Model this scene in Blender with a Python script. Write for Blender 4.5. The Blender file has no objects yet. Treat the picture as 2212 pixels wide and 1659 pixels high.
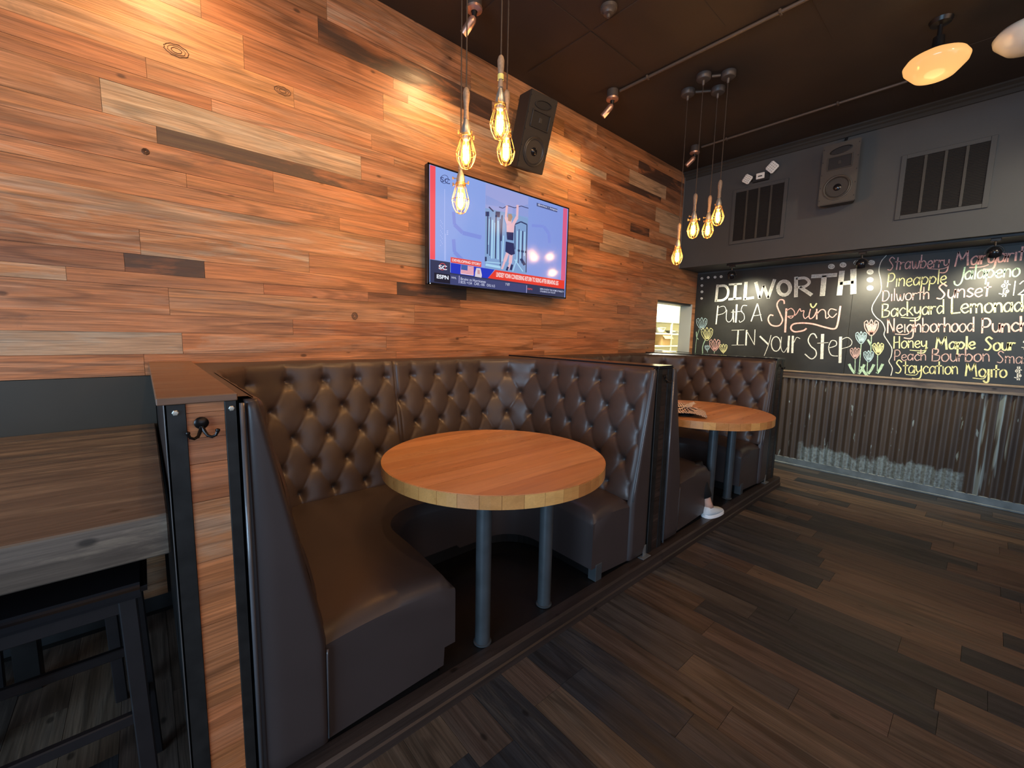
import bpy, bmesh, math, random
import numpy as np
from mathutils import Vector, Matrix
random.seed(7)
PI = math.pi
sc = bpy.context.scene
COL = sc.collection

# ------------------------------------------------------------------ camera
IMG_W, IMG_H = 2212.0, 1659.0
PCX, PCY = IMG_W / 2, IMG_H / 2
VPX, VPY = (2137.0, 745.0), (305.0, 705.0)          # vanishing points of the long wall and of the end wall
_a = np.array([VPX[0] - PCX, VPX[1] - PCY]); _b = np.array([VPY[0] - PCX, VPY[1] - PCY])
FPX = math.sqrt(-float(_a @ _b))
_vx = np.array([_a[0], _a[1], FPX]); _vy = np.array([_b[0], _b[1], FPX])
_vx /= np.linalg.norm(_vx); _vy /= np.linalg.norm(_vy); _vz = np.cross(_vx, _vy)
RW = np.array([_vx, _vy, _vz])
EYE = np.array([0.0, 0.0, 1.45])

def at(px, py, axis, val):
    """photo pixel -> point of the real plane <axis>=val"""
    r = RW @ np.array([px - PCX, py - PCY, FPX])
    return EYE + (val - EYE[axis]) / r[axis] * r

cam_d = bpy.data.cameras.new('camera'); cam = bpy.data.objects.new('camera', cam_d); COL.objects.link(cam)
cam_d.sensor_fit = 'HORIZONTAL'; cam_d.sensor_width = 36.0; cam_d.lens = 36.0 * FPX / IMG_W
cam_d.clip_start = 0.02; cam_d.clip_end = 100
m3 = Matrix([[RW[0][0], -RW[0][1], -RW[0][2]], [RW[1][0], -RW[1][1], -RW[1][2]], [RW[2][0], -RW[2][1], -RW[2][2]]])
cam.matrix_world = Matrix.Translation(Vector(EYE)) @ m3.to_4x4()
sc.camera = cam

# ------------------------------------------------------------------ world, exposure, area lights
world = bpy.data.worlds.new('world'); sc.world = world; world.use_nodes = True
world.node_tree.nodes['Background'].inputs[0].default_value = (0.55, 0.72, 1.0, 1)
world.node_tree.nodes['Background'].inputs[1].default_value = 0.35
sc.view_settings.view_transform = 'Standard'; sc.view_settings.look = 'None'
sc.view_settings.gamma = 1.0; sc.view_settings.use_curve_mapping = False
sc.view_settings.exposure = 0.0

def light(kind, name, loc, power, color, target=None, **kw):
    d = bpy.data.lights.new(name, kind); d.energy = power; d.color = color
    for k, v in kw.items(): setattr(d, k, v)
    o = bpy.data.objects.new(name, d); COL.objects.link(o); o.location = loc
    if target is not None:
        o.rotation_euler = (Vector(target) - Vector(loc)).to_track_quat('-Z', 'Y').to_euler()
    return o
# daylight through the street windows behind and to the right of the camera
light('AREA', 'daylight_rear', (-3.42, -0.6, 1.55), 200, (0.46, 0.72, 1.0), (1.5, 0.4, 1.0), shape='RECTANGLE', size=3.0, size_y=1.7)
light('AREA', 'daylight_right', (0.8, -4.32, 1.55), 38, (0.60, 0.78, 1.0), (1.5, 1.0, 1.2), shape='RECTANGLE', size=4.2, size_y=1.7)
WARM = (1.0, 0.62, 0.30)
# spots that wash the plank wall
for i, (sx, tx, pw) in enumerate(((0.15, 0.24, 34), (1.64, 1.42, 34), (3.02, 2.92, 30), (-1.3, -1.3, 30))):
    light('SPOT', 'wall_spot', (sx, 2.24, 3.27), pw, (1.0, 0.60, 0.27), (tx, 2.675, 2.65), spot_size=1.9, spot_blend=1.0, shadow_soft_size=0.04)
for i, (p_, q_, pw) in enumerate((((-0.9, 0.9, 3.42), (-0.7, 2.675, 1.9), 62), ((0.35, 0.75, 3.42), (0.7, 2.675, 1.8), 70), ((1.25, 0.45, 3.42), (2.2, 2.675, 1.75), 85), ((1.85, 0.25, 3.42), (3.9, 2.675, 1.8), 95))):
    light('SPOT', 'plank_wall_fill', p_, pw, (1.0, 0.58, 0.27), q_, spot_size=1.75, spot_blend=1.0, shadow_soft_size=0.05)  # unseen fill spots, added to brighten the plank wall evenly
for p_, q_, pw in (((3.6, -1.3, 3.40), (5.6, 0.2, 1.75), 150), ((2.6, -1.5, 3.40), (5.6, 1.5, 1.75), 150)):
    light('SPOT', 'chalkboard_fill', p_, pw, (1.0, 0.90, 0.68), q_, spot_size=0.85, spot_blend=1.0, shadow_soft_size=0.05)  # added out of view to lift the chalk lettering from the front
# warm fill panels added out of view, with no fixtures modelled for them
light('AREA', 'warm_wall_fill', (1.2, -3.6, 2.9), 34, (1.0, 0.56, 0.27), (1.5, 2.6, 1.9), shape='RECTANGLE', size=4.5, size_y=0.7)
light('AREA', 'warm_overhead_fill', (2.2, -0.6, 3.38), 30, (1.0, 0.56, 0.28), (2.0, 1.4, 0.8), shape='RECTANGLE', size=3.6, size_y=2.0)

# ------------------------------------------------------------------ materials
def nmat(name):
    m = bpy.data.materials.new(name); m.use_nodes = True
    nt = m.node_tree; b = nt.nodes['Principled BSDF']
    return m, nt, b
def N(nt, t, **kw):
    n = nt.nodes.new(t)
    for k, v in kw.items(): setattr(n, k, v)
    return n
def L(nt, a, b): nt.links.new(a, b)
def srgb(h):
    h = h.lstrip('#'); v = [int(h[i:i+2], 16) / 255 for i in (0, 2, 4)]
    return tuple(c / 12.92 if c <= 0.04045 else ((c + 0.055) / 1.055) ** 2.4 for c in v)
def plain(name, col, rough=0.5, metal=0.0, bump=0.0, bscale=60, spec=0.5, coat=0.0, var=0.0, vscale=8, emis=None, estr=0):
    m, nt, b = nmat(name)
    b.inputs['Base Color'].default_value = (*col, 1); b.inputs['Roughness'].default_value = rough
    b.inputs['Metallic'].default_value = metal; b.inputs['Specular IOR Level'].default_value = spec
    b.inputs['Coat Weight'].default_value = coat; b.inputs['Coat Roughness'].default_value = 0.2
    geo = None
    if bump or var: geo = N(nt, 'ShaderNodeNewGeometry')
    if var:
        n = N(nt, 'ShaderNodeTexNoise'); n.inputs['Scale'].default_value = vscale; n.inputs['Detail'].default_value = 6
        L(nt, geo.outputs['Position'], n.inputs['Vector'])
        r = N(nt, 'ShaderNodeMapRange'); r.inputs[1].default_value = 0.25; r.inputs[2].default_value = 0.75
        r.inputs[3].default_value = 1 - var; r.inputs[4].default_value = 1 + var
        L(nt, n.outputs['Fac'], r.inputs[0])
        mx = N(nt, 'ShaderNodeMix', data_type='RGBA', blend_type='MULTIPLY'); mx.inputs[0].default_value = 1
        mx.inputs[6].default_value = (*col, 1); L(nt, r.outputs[0], mx.inputs[7]); L(nt, mx.outputs[2], b.inputs['Base Color'])
    if bump:
        n = N(nt, 'ShaderNodeTexNoise'); n.inputs['Scale'].default_value = bscale; n.inputs['Detail'].default_value = 5
        L(nt, geo.outputs['Position'], n.inputs['Vector'])
        bp = N(nt, 'ShaderNodeBump'); bp.inputs['Strength'].default_value = bump; bp.inputs['Distance'].default_value = 0.004
        L(nt, n.outputs['Fac'], bp.inputs['Height']); L(nt, bp.outputs[0], b.inputs['Normal'])
    if emis:
        b.inputs['Emission Color'].default_value = (*emis, 1); b.inputs['Emission Strength'].default_value = estr
    return m
def emit(name, col, s):
    m = bpy.data.materials.new(name); m.use_nodes = True; nt = m.node_tree; nt.nodes.clear()
    e = N(nt, 'ShaderNodeEmission'); e.inputs[0].default_value = (*col, 1); e.inputs[1].default_value = s
    o = N(nt, 'ShaderNodeOutputMaterial'); L(nt, e.outputs[0], o.inputs[0]); return m

def wood(name, axis='x', rough=0.45, grain=0.5, knots=1.0, dark=(0.35, 0.28, 0.25), wash=(0.43, 0.34, 0.24), bump=0.35, coat=0.0, stain=0.0):
    """base colour = object colour; alpha of the object colour = how much pale weathering"""
    m, nt, b = nmat(name)
    oi = N(nt, 'ShaderNodeObjectInfo'); geo = N(nt, 'ShaderNodeNewGeometry')
    mul = N(nt, 'ShaderNodeMath', operation='MULTIPLY'); mul.inputs[1].default_value = 37.0; L(nt, oi.outputs['Random'], mul.inputs[0])
    add = N(nt, 'ShaderNodeVectorMath', operation='ADD'); L(nt, geo.outputs['Position'], add.inputs[0])
    cmb = N(nt, 'ShaderNodeCombineXYZ')
    for i in range(3): L(nt, mul.outputs[0], cmb.inputs[i])
    L(nt, cmb.outputs[0], add.inputs[1])
    def mapped(sl, sc_):
        mp = N(nt, 'ShaderNodeMapping')
        s = [sc_, sc_, sc_]; s['xyz'.index(axis)] = sl
        mp.inputs['Scale'].default_value = s; L(nt, add.outputs[0], mp.inputs[0]); return mp
    def noise(sl, s_, det, dist=0.0, rgh=0.6):
        n = N(nt, 'ShaderNodeTexNoise'); n.inputs['Scale'].default_value = 1; n.inputs['Detail'].default_value = det
        n.inputs['Distortion'].default_value = dist; n.inputs['Roughness'].default_value = rgh
        L(nt, mapped(sl, s_).outputs[0], n.inputs['Vector']); return n
    fine = noise(5.0, 190.0, 6, 0.3)
    broad = noise(1.1, 15.0, 6, 0.25)
    ring = N(nt, 'ShaderNodeMath', operation='MULTIPLY'); ring.inputs[1].default_value = 34.0; L(nt, noise(0.7, 8.0, 2, 0.25, 0.4).outputs['Fac'], ring.inputs[0])
    rs = N(nt, 'ShaderNodeMath', operation='SINE'); L(nt, ring.outputs[0], rs.inputs[0])
    # colour factor
    def mr(src, a, b_, c, d):
        r = N(nt, 'ShaderNodeMapRange'); r.inputs[1].default_value = a; r.inputs[2].default_value = b_
        r.inputs[3].default_value = c; r.inputs[4].default_value = d; L(nt, src, r.inputs[0]); return r.outputs[0]
    def mulc(ca, fa):
        mx = N(nt, 'ShaderNodeMix', data_type='RGBA', blend_type='MULTIPLY'); mx.inputs[0].default_value = 1
        L(nt, ca, mx.inputs[6]); L(nt, fa, mx.inputs[7]); return mx.outputs[2]
    def mixc(fac, ca, cb):
        mx = N(nt, 'ShaderNodeMix', data_type='RGBA'); L(nt, fac, mx.inputs[0]); L(nt, ca, mx.inputs[6])
        if isinstance(cb, tuple): mx.inputs[7].default_value = (*cb, 1)
        else: L(nt, cb, mx.inputs[7])
        return mx.outputs[2]
    base = oi.outputs['Color']
    wa = mr(oi.outputs['Alpha'], 0.0, 1.0, 0.0, 1.0); lt1 = N(nt, 'ShaderNodeMath', operation='LESS_THAN'); L(nt, oi.outputs['Alpha'], lt1.inputs[0]); lt1.inputs[1].default_value = 1.01
    wm = N(nt, 'ShaderNodeMath', operation='MULTIPLY'); L(nt, wa, wm.inputs[0]); L(nt, lt1.outputs[0], wm.inputs[1])
    w = N(nt, 'ShaderNodeMath', operation='MULTIPLY'); L(nt, wm.outputs[0], w.inputs[0]); L(nt, mr(noise(1.8, 13.0, 8, 0.9, 0.68).outputs['Fac'], 0.47, 0.60, 0, 1), w.inputs[1])
    c = mixc(w.outputs[0], base, wash)
    c = mulc(c, mr(fine.outputs['Fac'], 0.3, 0.7, 1 - grain * 0.50, 1 + grain * 0.40))
    c = mulc(c, mr(broad.outputs['Fac'], 0.3, 0.7, 1 - grain * 0.42, 1 + grain * 0.35))
    c = mulc(c, mr(rs.outputs[0], 0.60, 1.0, 1.0, 1 - grain * 0.38))
    # dark nail holes and knots
    vo = N(nt, 'ShaderNodeTexVoronoi'); vo.inputs['Scale'].default_value = 1; L(nt, mapped(4.5, 8.0).outputs[0], vo.inputs['Vector'])
    kd = mr(vo.outputs['Distance'], 0.05, 0.10, 1 - 0.65 * knots, 1.0)
    c = mulc(c, kd)
    sa = mr(oi.outputs['Alpha'], 1.0, 2.0, 0.0, 1.0); s2 = N(nt, 'ShaderNodeMath', operation='MULTIPLY'); L(nt, sa, s2.inputs[0]); L(nt, mr(noise(1.5, 9.0, 5, 0.6, 0.6).outputs['Fac'], 0.38, 0.50, 0.25, 1.0), s2.inputs[1])
    c = mixc(s2.outputs[0], c, (0.040, 0.028, 0.023))
    if stain:
        sf = mr(noise(1.0, 3.5, 6, 1.5, 0.7).outputs['Fac'], 0.60, 0.72, 0.0, stain)
        c = mixc(sf, c, (0.07, 0.05, 0.04))
    L(nt, c, b.inputs['Base Color'])
    b.inputs['Roughness'].default_value = rough; b.inputs['Coat Weight'].default_value = coat
    L(nt, mr(broad.outputs['Fac'], 0.3, 0.7, rough - 0.1, rough + 0.12), b.inputs['Roughness'])
    if bump:
        bp = N(nt, 'ShaderNodeBump'); bp.inputs['Strength'].default_value = bump; bp.inputs['Distance'].default_value = 0.002
        sm = N(nt, 'ShaderNodeMath', operation='ADD'); L(nt, fine.outputs['Fac'], sm.inputs[0]); L(nt, rs.outputs[0], sm.inputs[1]); sm.use_clamp = False
        L(nt, sm.outputs[0], bp.inputs['Height']); L(nt, bp.outputs[0], b.inputs['Normal'])
    return m

M = {}
M['wall_wood'] = wood('reclaimed_wall_wood', 'x', 0.42, 0.85, stain=0.45)
M['floor_wood'] = wood('dark_floor_wood', 'y', 0.46, 0.85, wash=(0.10, 0.085, 0.07), bump=0.18)
M['post_wood'] = wood('post_wood', 'x', 0.45, 0.75)
M['table_wood'] = wood('table_maple', 'x', 0.33, 0.20, 0.0, bump=0.04, coat=0.25)
M['cap_wood'] = wood('cap_wood', 'x', 0.4, 0.3, bump=0.05)
M['step_wood'] = wood('step_wood', 'x', 0.42, 0.45, bump=0.08)
M['ledge_wood'] = wood('ledge_wood', 'y', 0.5, 0.6, bump=0.25)
M['slab_wood'] = wood('slab_wood', 'x', 0.33, 0.6, bump=0.12)
M['handle_wood'] = plain('handle_wood', (0.20, 0.15, 0.11), 0.6, var=0.3, vscale=90)
M['leather'] = plain('brown_leather', (0.054, 0.038, 0.033), 0.40, bump=0.12, bscale=700, coat=0.10, var=0.12, vscale=5)
M['leather_smooth'] = plain('brown_leather_smooth', (0.046, 0.034, 0.033), 0.42, bump=0.10, bscale=500, coat=0.10, var=0.10, vscale=4)
M['welt'] = plain('welt_leather', (0.09, 0.085, 0.09), 0.25, coat=0.5)
M['black_metal'] = plain('black_steel', (0.022, 0.021, 0.021), 0.34, 0.5, var=0.25, vscale=14)
M['steel_angle'] = plain('raw_steel_angle', (0.030, 0.030, 0.030), 0.42, 0.6, var=0.35, vscale=20)
M['edge_steel'] = plain('bare_steel_edge', (0.35, 0.36, 0.37), 0.35, 0.9)
M['column'] = plain('grey_column_paint', (0.070, 0.078, 0.085), 0.35, 0.35, var=0.2, vscale=12)
M['bolt'] = plain('zinc_bolt', (0.55, 0.52, 0.45), 0.4, 0.8)
M['bronze'] = plain('dark_bronze', (0.015, 0.011, 0.010), 0.28, 0.6)
M['black'] = plain('matt_black', (0.010, 0.010, 0.011), 0.6)
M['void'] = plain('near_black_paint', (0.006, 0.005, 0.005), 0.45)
M['black_gloss'] = plain('gloss_black', (0.008, 0.008, 0.010), 0.16)
M['ceiling'] = plain('dark_brown_ceiling_paint', (0.030, 0.021, 0.015), 0.62, bump=0.15, bscale=120, var=0.12, vscale=3)
M['wall_dark'] = plain('charcoal_wall_paint', (0.052, 0.053, 0.054), 0.6, bump=0.15, bscale=160, var=0.08, vscale=3)
M['black_panel'] = plain('dark_green_grey_panel', (0.032, 0.032, 0.026), 0.42, var=0.12, vscale=4)
M['trim_dark'] = plain('charcoal_trim_paint', (0.034, 0.034, 0.032), 0.4)
M['baseboard'] = plain('blue_grey_baseboard_paint', (0.13, 0.165, 0.185), 0.35, var=0.35, vscale=10)
M['grille_dark'] = plain('grille_void', (0.005, 0.0035, 0.003), 0.8)
M['grille'] = plain('grille_paint', (0.040, 0.036, 0.030), 0.5)
M['speaker_grey'] = plain('grey_speaker_paint', (0.058, 0.052, 0.044), 0.6, bump=0.2, bscale=300)
M['speaker_black'] = plain('black_speaker_paint', (0.022, 0.020, 0.019), 0.5, bump=0.2, bscale=300)
M['cone'] = plain('speaker_cone', (0.034, 0.031, 0.028), 0.45)
M['white_plastic'] = plain('white_plastic', (0.78, 0.78, 0.74), 0.4)
M['conduit'] = plain('painted_conduit', (0.075, 0.058, 0.045), 0.45)
M['cup'] = plain('painted_cup', (0.060, 0.050, 0.044), 0.45)
M['copper'] = plain('pinkish_brass_lamp_head', (0.60, 0.36, 0.27), 0.35, 0.8)
M['brass'] = plain('aged_brass', (0.55, 0.40, 0.20), 0.35, 0.9)
M['zinc'] = plain('grey_socket', (0.30, 0.32, 0.33), 0.4, 0.7)
M['cage'] = plain('brass_wire', (0.75, 0.48, 0.20), 0.32, 0.85)
M['cord'] = plain('brown_cord', (0.030, 0.020, 0.015), 0.7)
M['filament'] = emit('glowing_filament', (1.0, 0.62, 0.25), 60)
M['cream_wall'] = plain('cream_kitchen_wall', (0.82, 0.78, 0.58), 0.6)
M['kitchen_ceiling'] = plain('kitchen_ceiling', (0.78, 0.75, 0.60), 0.6)
M['tube_light'] = emit('fluorescent_diffuser', (1.0, 0.97, 0.80), 5)
M['jamb'] = plain('grey_jamb_panel', (0.40, 0.42, 0.43), 0.35, 0.1)
M['shelf'] = plain('cream_shelf', (0.62, 0.60, 0.48), 0.45)
M['steel'] = plain('stainless_steel', (0.55, 0.56, 0.57), 0.25, 0.95)
M['cardboard'] = plain('cardboard', (0.42, 0.27, 0.12), 0.8)
M['plate'] = plain('white_ceramic', (0.85, 0.86, 0.88), 0.25)
M['shoe'] = plain('white_knit', (0.62, 0.68, 0.72), 0.7, bump=0.6, bscale=160)
M['sole'] = plain('white_rubber_sole', (0.80, 0.84, 0.88), 0.5)
M['skin'] = plain('skin', (0.55, 0.33, 0.25), 0.5)
M['basket'] = plain('black_basket', (0.012, 0.012, 0.012), 0.5)
M['napkin'] = plain('white_napkin', (0.80, 0.76, 0.72), 0.8)
M['window_pane'] = None

# bulb glass: clear with a warm tint
m = bpy.data.materials.new('amber_bulb_glass'); m.use_nodes = True; nt = m.node_tree; nt.nodes.clear()
tr = N(nt, 'ShaderNodeBsdfTransparent'); tr.inputs[0].default_value = (1.0, 0.80, 0.48, 1)
gl = N(nt, 'ShaderNodeBsdfGlossy'); gl.inputs[0].default_value = (1, 0.9, 0.7, 1); gl.inputs[1].default_value = 0.08
em = N(nt, 'ShaderNodeEmission'); em.inputs[0].default_value = (1.0, 0.50, 0.11, 1); em.inputs[1].default_value = 1.1
mx = N(nt, 'ShaderNodeMixShader'); mx.inputs[0].default_value = 0.10; L(nt, tr.outputs[0], mx.inputs[1]); L(nt, gl.outputs[0], mx.inputs[2])
ad = N(nt, 'ShaderNodeAddShader'); L(nt, mx.outputs[0], ad.inputs[0]); L(nt, em.outputs[0], ad.inputs[1])
ou = N(nt, 'ShaderNodeOutputMaterial'); L(nt, ad.outputs[0], ou.inputs[0]); M['bulb'] = m
# opal glass
m, nt, b = nmat('lit_opal_glass'); b.inputs['Base Color'].default_value = (0.25, 0.16, 0.08, 1); b.inputs['Roughness'].default_value = 0.15
b.inputs['Emission Color'].default_value = (1.0, 0.50, 0.16, 1); b.inputs['Emission Strength'].default_value = 0.92; M['opal_lit'] = m
M['opal_off'] = plain('unlit_opal_glass', (0.62, 0.60, 0.55), 0.25)

# chalkboard
m, nt, b = nmat('black_chalkboard'); geo = N(nt, 'ShaderNodeNewGeometry')
n1 = N(nt, 'ShaderNodeTexNoise'); n1.inputs['Scale'].default_value = 2.2; n1.inputs['Detail'].default_value = 8; n1.inputs['Roughness'].default_value = 0.65
L(nt, geo.outputs['Position'], n1.inputs['Vector'])
cr = N(nt, 'ShaderNodeValToRGB'); cr.color_ramp.elements[0].position = 0.4; cr.color_ramp.elements[0].color = (0.012, 0.013, 0.012, 1)
cr.color_ramp.elements[1].position = 0.75; cr.color_ramp.elements[1].color = (0.030, 0.031, 0.030, 1)
L(nt, n1.outputs['Fac'], cr.inputs[0]); L(nt, cr.outputs[0], b.inputs['Base Color']); b.inputs['Roughness'].default_value = 0.47
M['board'] = m
def chalk(name, col):
    m, nt, b = nmat(name); geo = N(nt, 'ShaderNodeNewGeometry')
    n = N(nt, 'ShaderNodeTexNoise'); n.inputs['Scale'].default_value = 85; n.inputs['Detail'].default_value = 6; n.inputs['Roughness'].default_value = 0.75
    L(nt, geo.outputs['Position'], n.inputs['Vector'])
    r = N(nt, 'ShaderNodeMapRange'); r.inputs[1].default_value = 0.36; r.inputs[2].default_value = 0.56; r.inputs[3].default_value = 0.50; r.inputs[4].default_value = 1.0
    L(nt, n.outputs['Fac'], r.inputs[0])
    mx = N(nt, 'ShaderNodeMix', data_type='RGBA', blend_type='MULTIPLY'); mx.inputs[0].default_value = 1; mx.inputs[6].default_value = (*col, 1)
    L(nt, r.outputs[0], mx.inputs[7]); L(nt, mx.outputs[2], b.inputs['Base Color']); b.inputs['Roughness'].default_value = 0.9
    return m
M['ck_white'] = chalk('white_chalk', (0.80, 0.80, 0.74)); M['ck_grey'] = chalk('smudged_white_chalk', (0.62, 0.62, 0.58))
M['ck_pink'] = chalk('pink_chalk', (0.92, 0.52, 0.48)); M['ck_yellow'] = chalk('yellow_chalk', (0.84, 0.82, 0.42))
M['ck_green'] = chalk('green_chalk', (0.46, 0.68, 0.50)); M['ck_blue'] = chalk('blue_chalk', (0.45, 0.64, 0.72))
M['ck_rose'] = chalk('faded_rose_chalk', (0.62, 0.42, 0.40))

# corrugated metal: brown-black paint worn down to zinc in streaks
m, nt, b = nmat('worn_painted_corrugated_metal'); geo = N(nt, 'ShaderNodeNewGeometry'); sp = N(nt, 'ShaderNodeSeparateXYZ'); L(nt, geo.outputs['Position'], sp.inputs[0])
def mp_noise(scale, det, rg=0.6, off=0):
    mp = N(nt, 'ShaderNodeMapping'); mp.inputs['Scale'].default_value = scale; mp.inputs['Location'].default_value = (off, off, off); L(nt, geo.outputs['Position'], mp.inputs[0])
    n = N(nt, 'ShaderNodeTexNoise'); n.inputs['Scale'].default_value = 1; n.inputs['Detail'].default_value = det; n.inputs['Roughness'].default_value = rg
    L(nt, mp.outputs[0], n.inputs['Vector']); return n
def mrr(src, a, b_, c, d):
    r = N(nt, 'ShaderNodeMapRange'); r.inputs[1].default_value = a; r.inputs[2].default_value = b_; r.inputs[3].default_value = c; r.inputs[4].default_value = d
    L(nt, src, r.inputs[0]); return r.outputs[0]
def mth(op, a, b_):
    n = N(nt, 'ShaderNodeMath', operation=op)
    for i, v in enumerate((a, b_)):
        if isinstance(v, (int, float)): n.inputs[i].default_value = v
        else: L(nt, v, n.inputs[i])
    n.use_clamp = op != 'SUBTRACT'; return n.outputs[0]
streak = mrr(mp_noise((1, 26, 5.5), 3, 0.5).outputs['Fac'], 0.69, 0.72, 0, 1)
low = mth('MULTIPLY', mrr(mth('ADD', sp.outputs['Z'], mrr(mp_noise((1, 9, 5), 3).outputs['Fac'], 0.3, 0.7, -0.05, 0.05)), 0.235, 0.265, 1, 0), mth('MULTIPLY', mrr(sp.outputs['Y'], 0.02, 0.06, 0, 1), mrr(sp.outputs['Y'], 1.28, 1.36, 1, 0)))
low = mth('MULTIPLY', low, mrr(mp_noise((40, 40, 40), 5, 0.7).outputs['Fac'], 0.35, 0.6, 0.3, 1))
strip = mth('MULTIPLY', mrr(mth('SUBTRACT', sp.outputs['Y'], 0.0), -0.20, -0.19, 0, 1), mrr(sp.outputs['Y'], -0.03, -0.02, 1, 0))
strip = mth('MULTIPLY', strip, mrr(mp_noise((1, 24, 1.5), 2, 0.5, 7).outputs['Fac'], 0.545, 0.59, 0, 0.8))
wear = mth('MAXIMUM', mth('MAXIMUM', streak, low), strip)
rust = mrr(mp_noise((3, 6, 1.2), 6).outputs['Fac'], 0.4, 0.7, 0, 1)
mxa = N(nt, 'ShaderNodeMix', data_type='RGBA'); L(nt, rust, mxa.inputs[0]); mxa.inputs[6].default_value = (0.078, 0.060, 0.048, 1); mxa.inputs[7].default_value = (0.048, 0.038, 0.034, 1)
mxb = N(nt, 'ShaderNodeMix', data_type='RGBA'); L(nt, wear, mxb.inputs[0]); L(nt, mxa.outputs[2], mxb.inputs[6]); mxb.inputs[7].default_value = (0.26, 0.33, 0.34, 1)
L(nt, mxb.outputs[2], b.inputs['Base Color']); b.inputs['Roughness'].default_value = 0.42; b.inputs['Metallic'].default_value = 0.25
M['corrugated'] = m

# ------------------------------------------------------------------ mesh helpers
def bm_new(): return bmesh.new()
def box(bm, x0, x1, y0, y1, z0, z1, bev=0.0, mat=None):
    vs = [bm.verts.new((x, y, z)) for z in (z0, z1) for y in (y0, y1) for x in (x0, x1)]
    fs = [bm.faces.new([vs[i] for i in f]) for f in ((0, 2, 3, 1), (4, 5, 7, 6), (0, 1, 5, 4), (2, 6, 7, 3), (0, 4, 6, 2), (1, 3, 7, 5))]
    if mat is not None: bmesh.ops.transform(bm, matrix=mat, verts=vs)
    if bev:
        es = list({e for f in fs for e in f.edges})
        bmesh.ops.bevel(bm, geom=es, offset=bev, segments=2 if bev > 0.004 else 1, affect='EDGES')
    return vs
def prism(bm, pts, ax, lo, hi):
    """pts: list of 2-D points in the plane perpendicular to axis ax"""
    def mk(p, v):
        q = list(p); q.insert(ax, v); return bm.verts.new(q)
    a = [mk(p, lo) for p in pts]; b_ = [mk(p, hi) for p in pts]; n = len(pts)
    bm.faces.new(a); bm.faces.new(b_[::-1])
    for i in range(n): bm.faces.new([a[i], b_[i], b_[(i + 1) % n], a[(i + 1) % n]])
def frame_of(d):
    d = Vector(d).normalized(); up = Vector((0, 0, 1)) if abs(d.z) < 0.95 else Vector((1, 0, 0))
    u = d.cross(up).normalized(); return u, d.cross(u).normalized()
def tube(bm, pts, r, seg=8, cap=True, closed=False):
    pts = [Vector(p) for p in pts]; n = len(pts)
    rr = r if isinstance(r, (list, tuple)) else [r] * n
    rings = []; u = None
    for i, p in enumerate(pts):
        if closed: d = pts[(i + 1) % n] - pts[i - 1]
        else: d = pts[min(i + 1, n - 1)] - pts[max(i - 1, 0)]
        d.normalize()
        if u is None: u, _ = frame_of(d)
        u = (u - d * u.dot(d)).normalized(); v = d.cross(u)
        rings.append([bm.verts.new(p + (u * math.cos(t) + v * math.sin(t)) * rr[i]) for t in [2 * PI * k / seg for k in range(seg)]])
    for i in range(n if closed else n - 1):
        a, b_ = rings[i], rings[(i + 1) % n]
        for k in range(seg): bm.faces.new([a[k], a[(k + 1) % seg], b_[(k + 1) % seg], b_[k]])
    if cap and not closed: bm.faces.new(rings[0][::-1]); bm.faces.new(rings[-1])
def lathe(bm, prof, c=(0, 0, 0), seg=24, M4=None, cap=True):
    c = Vector(c); rings = []
    for r, z in prof:
        ring = [bm.verts.new(Vector((r * math.cos(2 * PI * k / seg), r * math.sin(2 * PI * k / seg), z))) for k in range(seg)]
        rings.append(ring)
    allv = [v for r_ in rings for v in r_]
    if M4 is not None: bmesh.ops.transform(bm, matrix=M4, verts=allv)
    for v in allv: v.co += c
    for a, b_ in zip(rings, rings[1:]):
        for k in range(seg): bm.faces.new([a[k], a[(k + 1) % seg], b_[(k + 1) % seg], b_[k]])
    if cap:
        if prof[0][0] > 1e-4: bm.faces.new(rings[0][::-1])
        if prof[-1][0] > 1e-4: bm.faces.new(rings[-1])
ROOT = {}
def obj(name, bm, mat, parent=None, smooth=False, **props):
    base = Vector((0, 0, 0))
    if parent is not None: base = ROOT.get(parent.name, Vector((0, 0, 0)))
    me = bpy.data.meshes.new(name)
    if base.length: bmesh.ops.translate(bm, vec=-base, verts=bm.verts[:])
    bmesh.ops.recalc_face_normals(bm, faces=bm.faces[:])
    bm.to_mesh(me); bm.free(); me.materials.append(mat)
    o = bpy.data.objects.new(name, me); COL.objects.link(o)
    if parent is not None: o.parent = parent; ROOT[o.name] = base
    if smooth:
        for p in me.polygons: p.use_smooth = True
        if smooth != 'all': me.set_sharp_from_angle(angle=0.7)
    for k, v in props.items(): o[k] = v
    return o
def thing(name, label, cat, loc=(0, 0, 0), group=None):
    o = bpy.data.objects.new(name, None); COL.objects.link(o); o.location = loc; o.empty_display_size = 0.05
    o['label'] = label; o['category'] = cat
    if group: o['group'] = group
    ROOT[o.name] = Vector(loc); return o
def tag(o, label, cat, group=None):
    o['label'] = label; o['category'] = cat
    if group: o['group'] = group
    return o
def copy_tree(o, parent=None):
    c = o.copy(); COL.objects.link(c); c.parent = parent
    for ch in list(o.children): copy_tree(ch, c)
    return c
def boxo(name, mat, parent, x0, x1, y0, y1, z0, z1, bev=0.0, **props):
    b = bm_new(); box(b, x0, x1, y0, y1, z0, z1, bev); return obj(name, b, mat, parent, **props)

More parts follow.
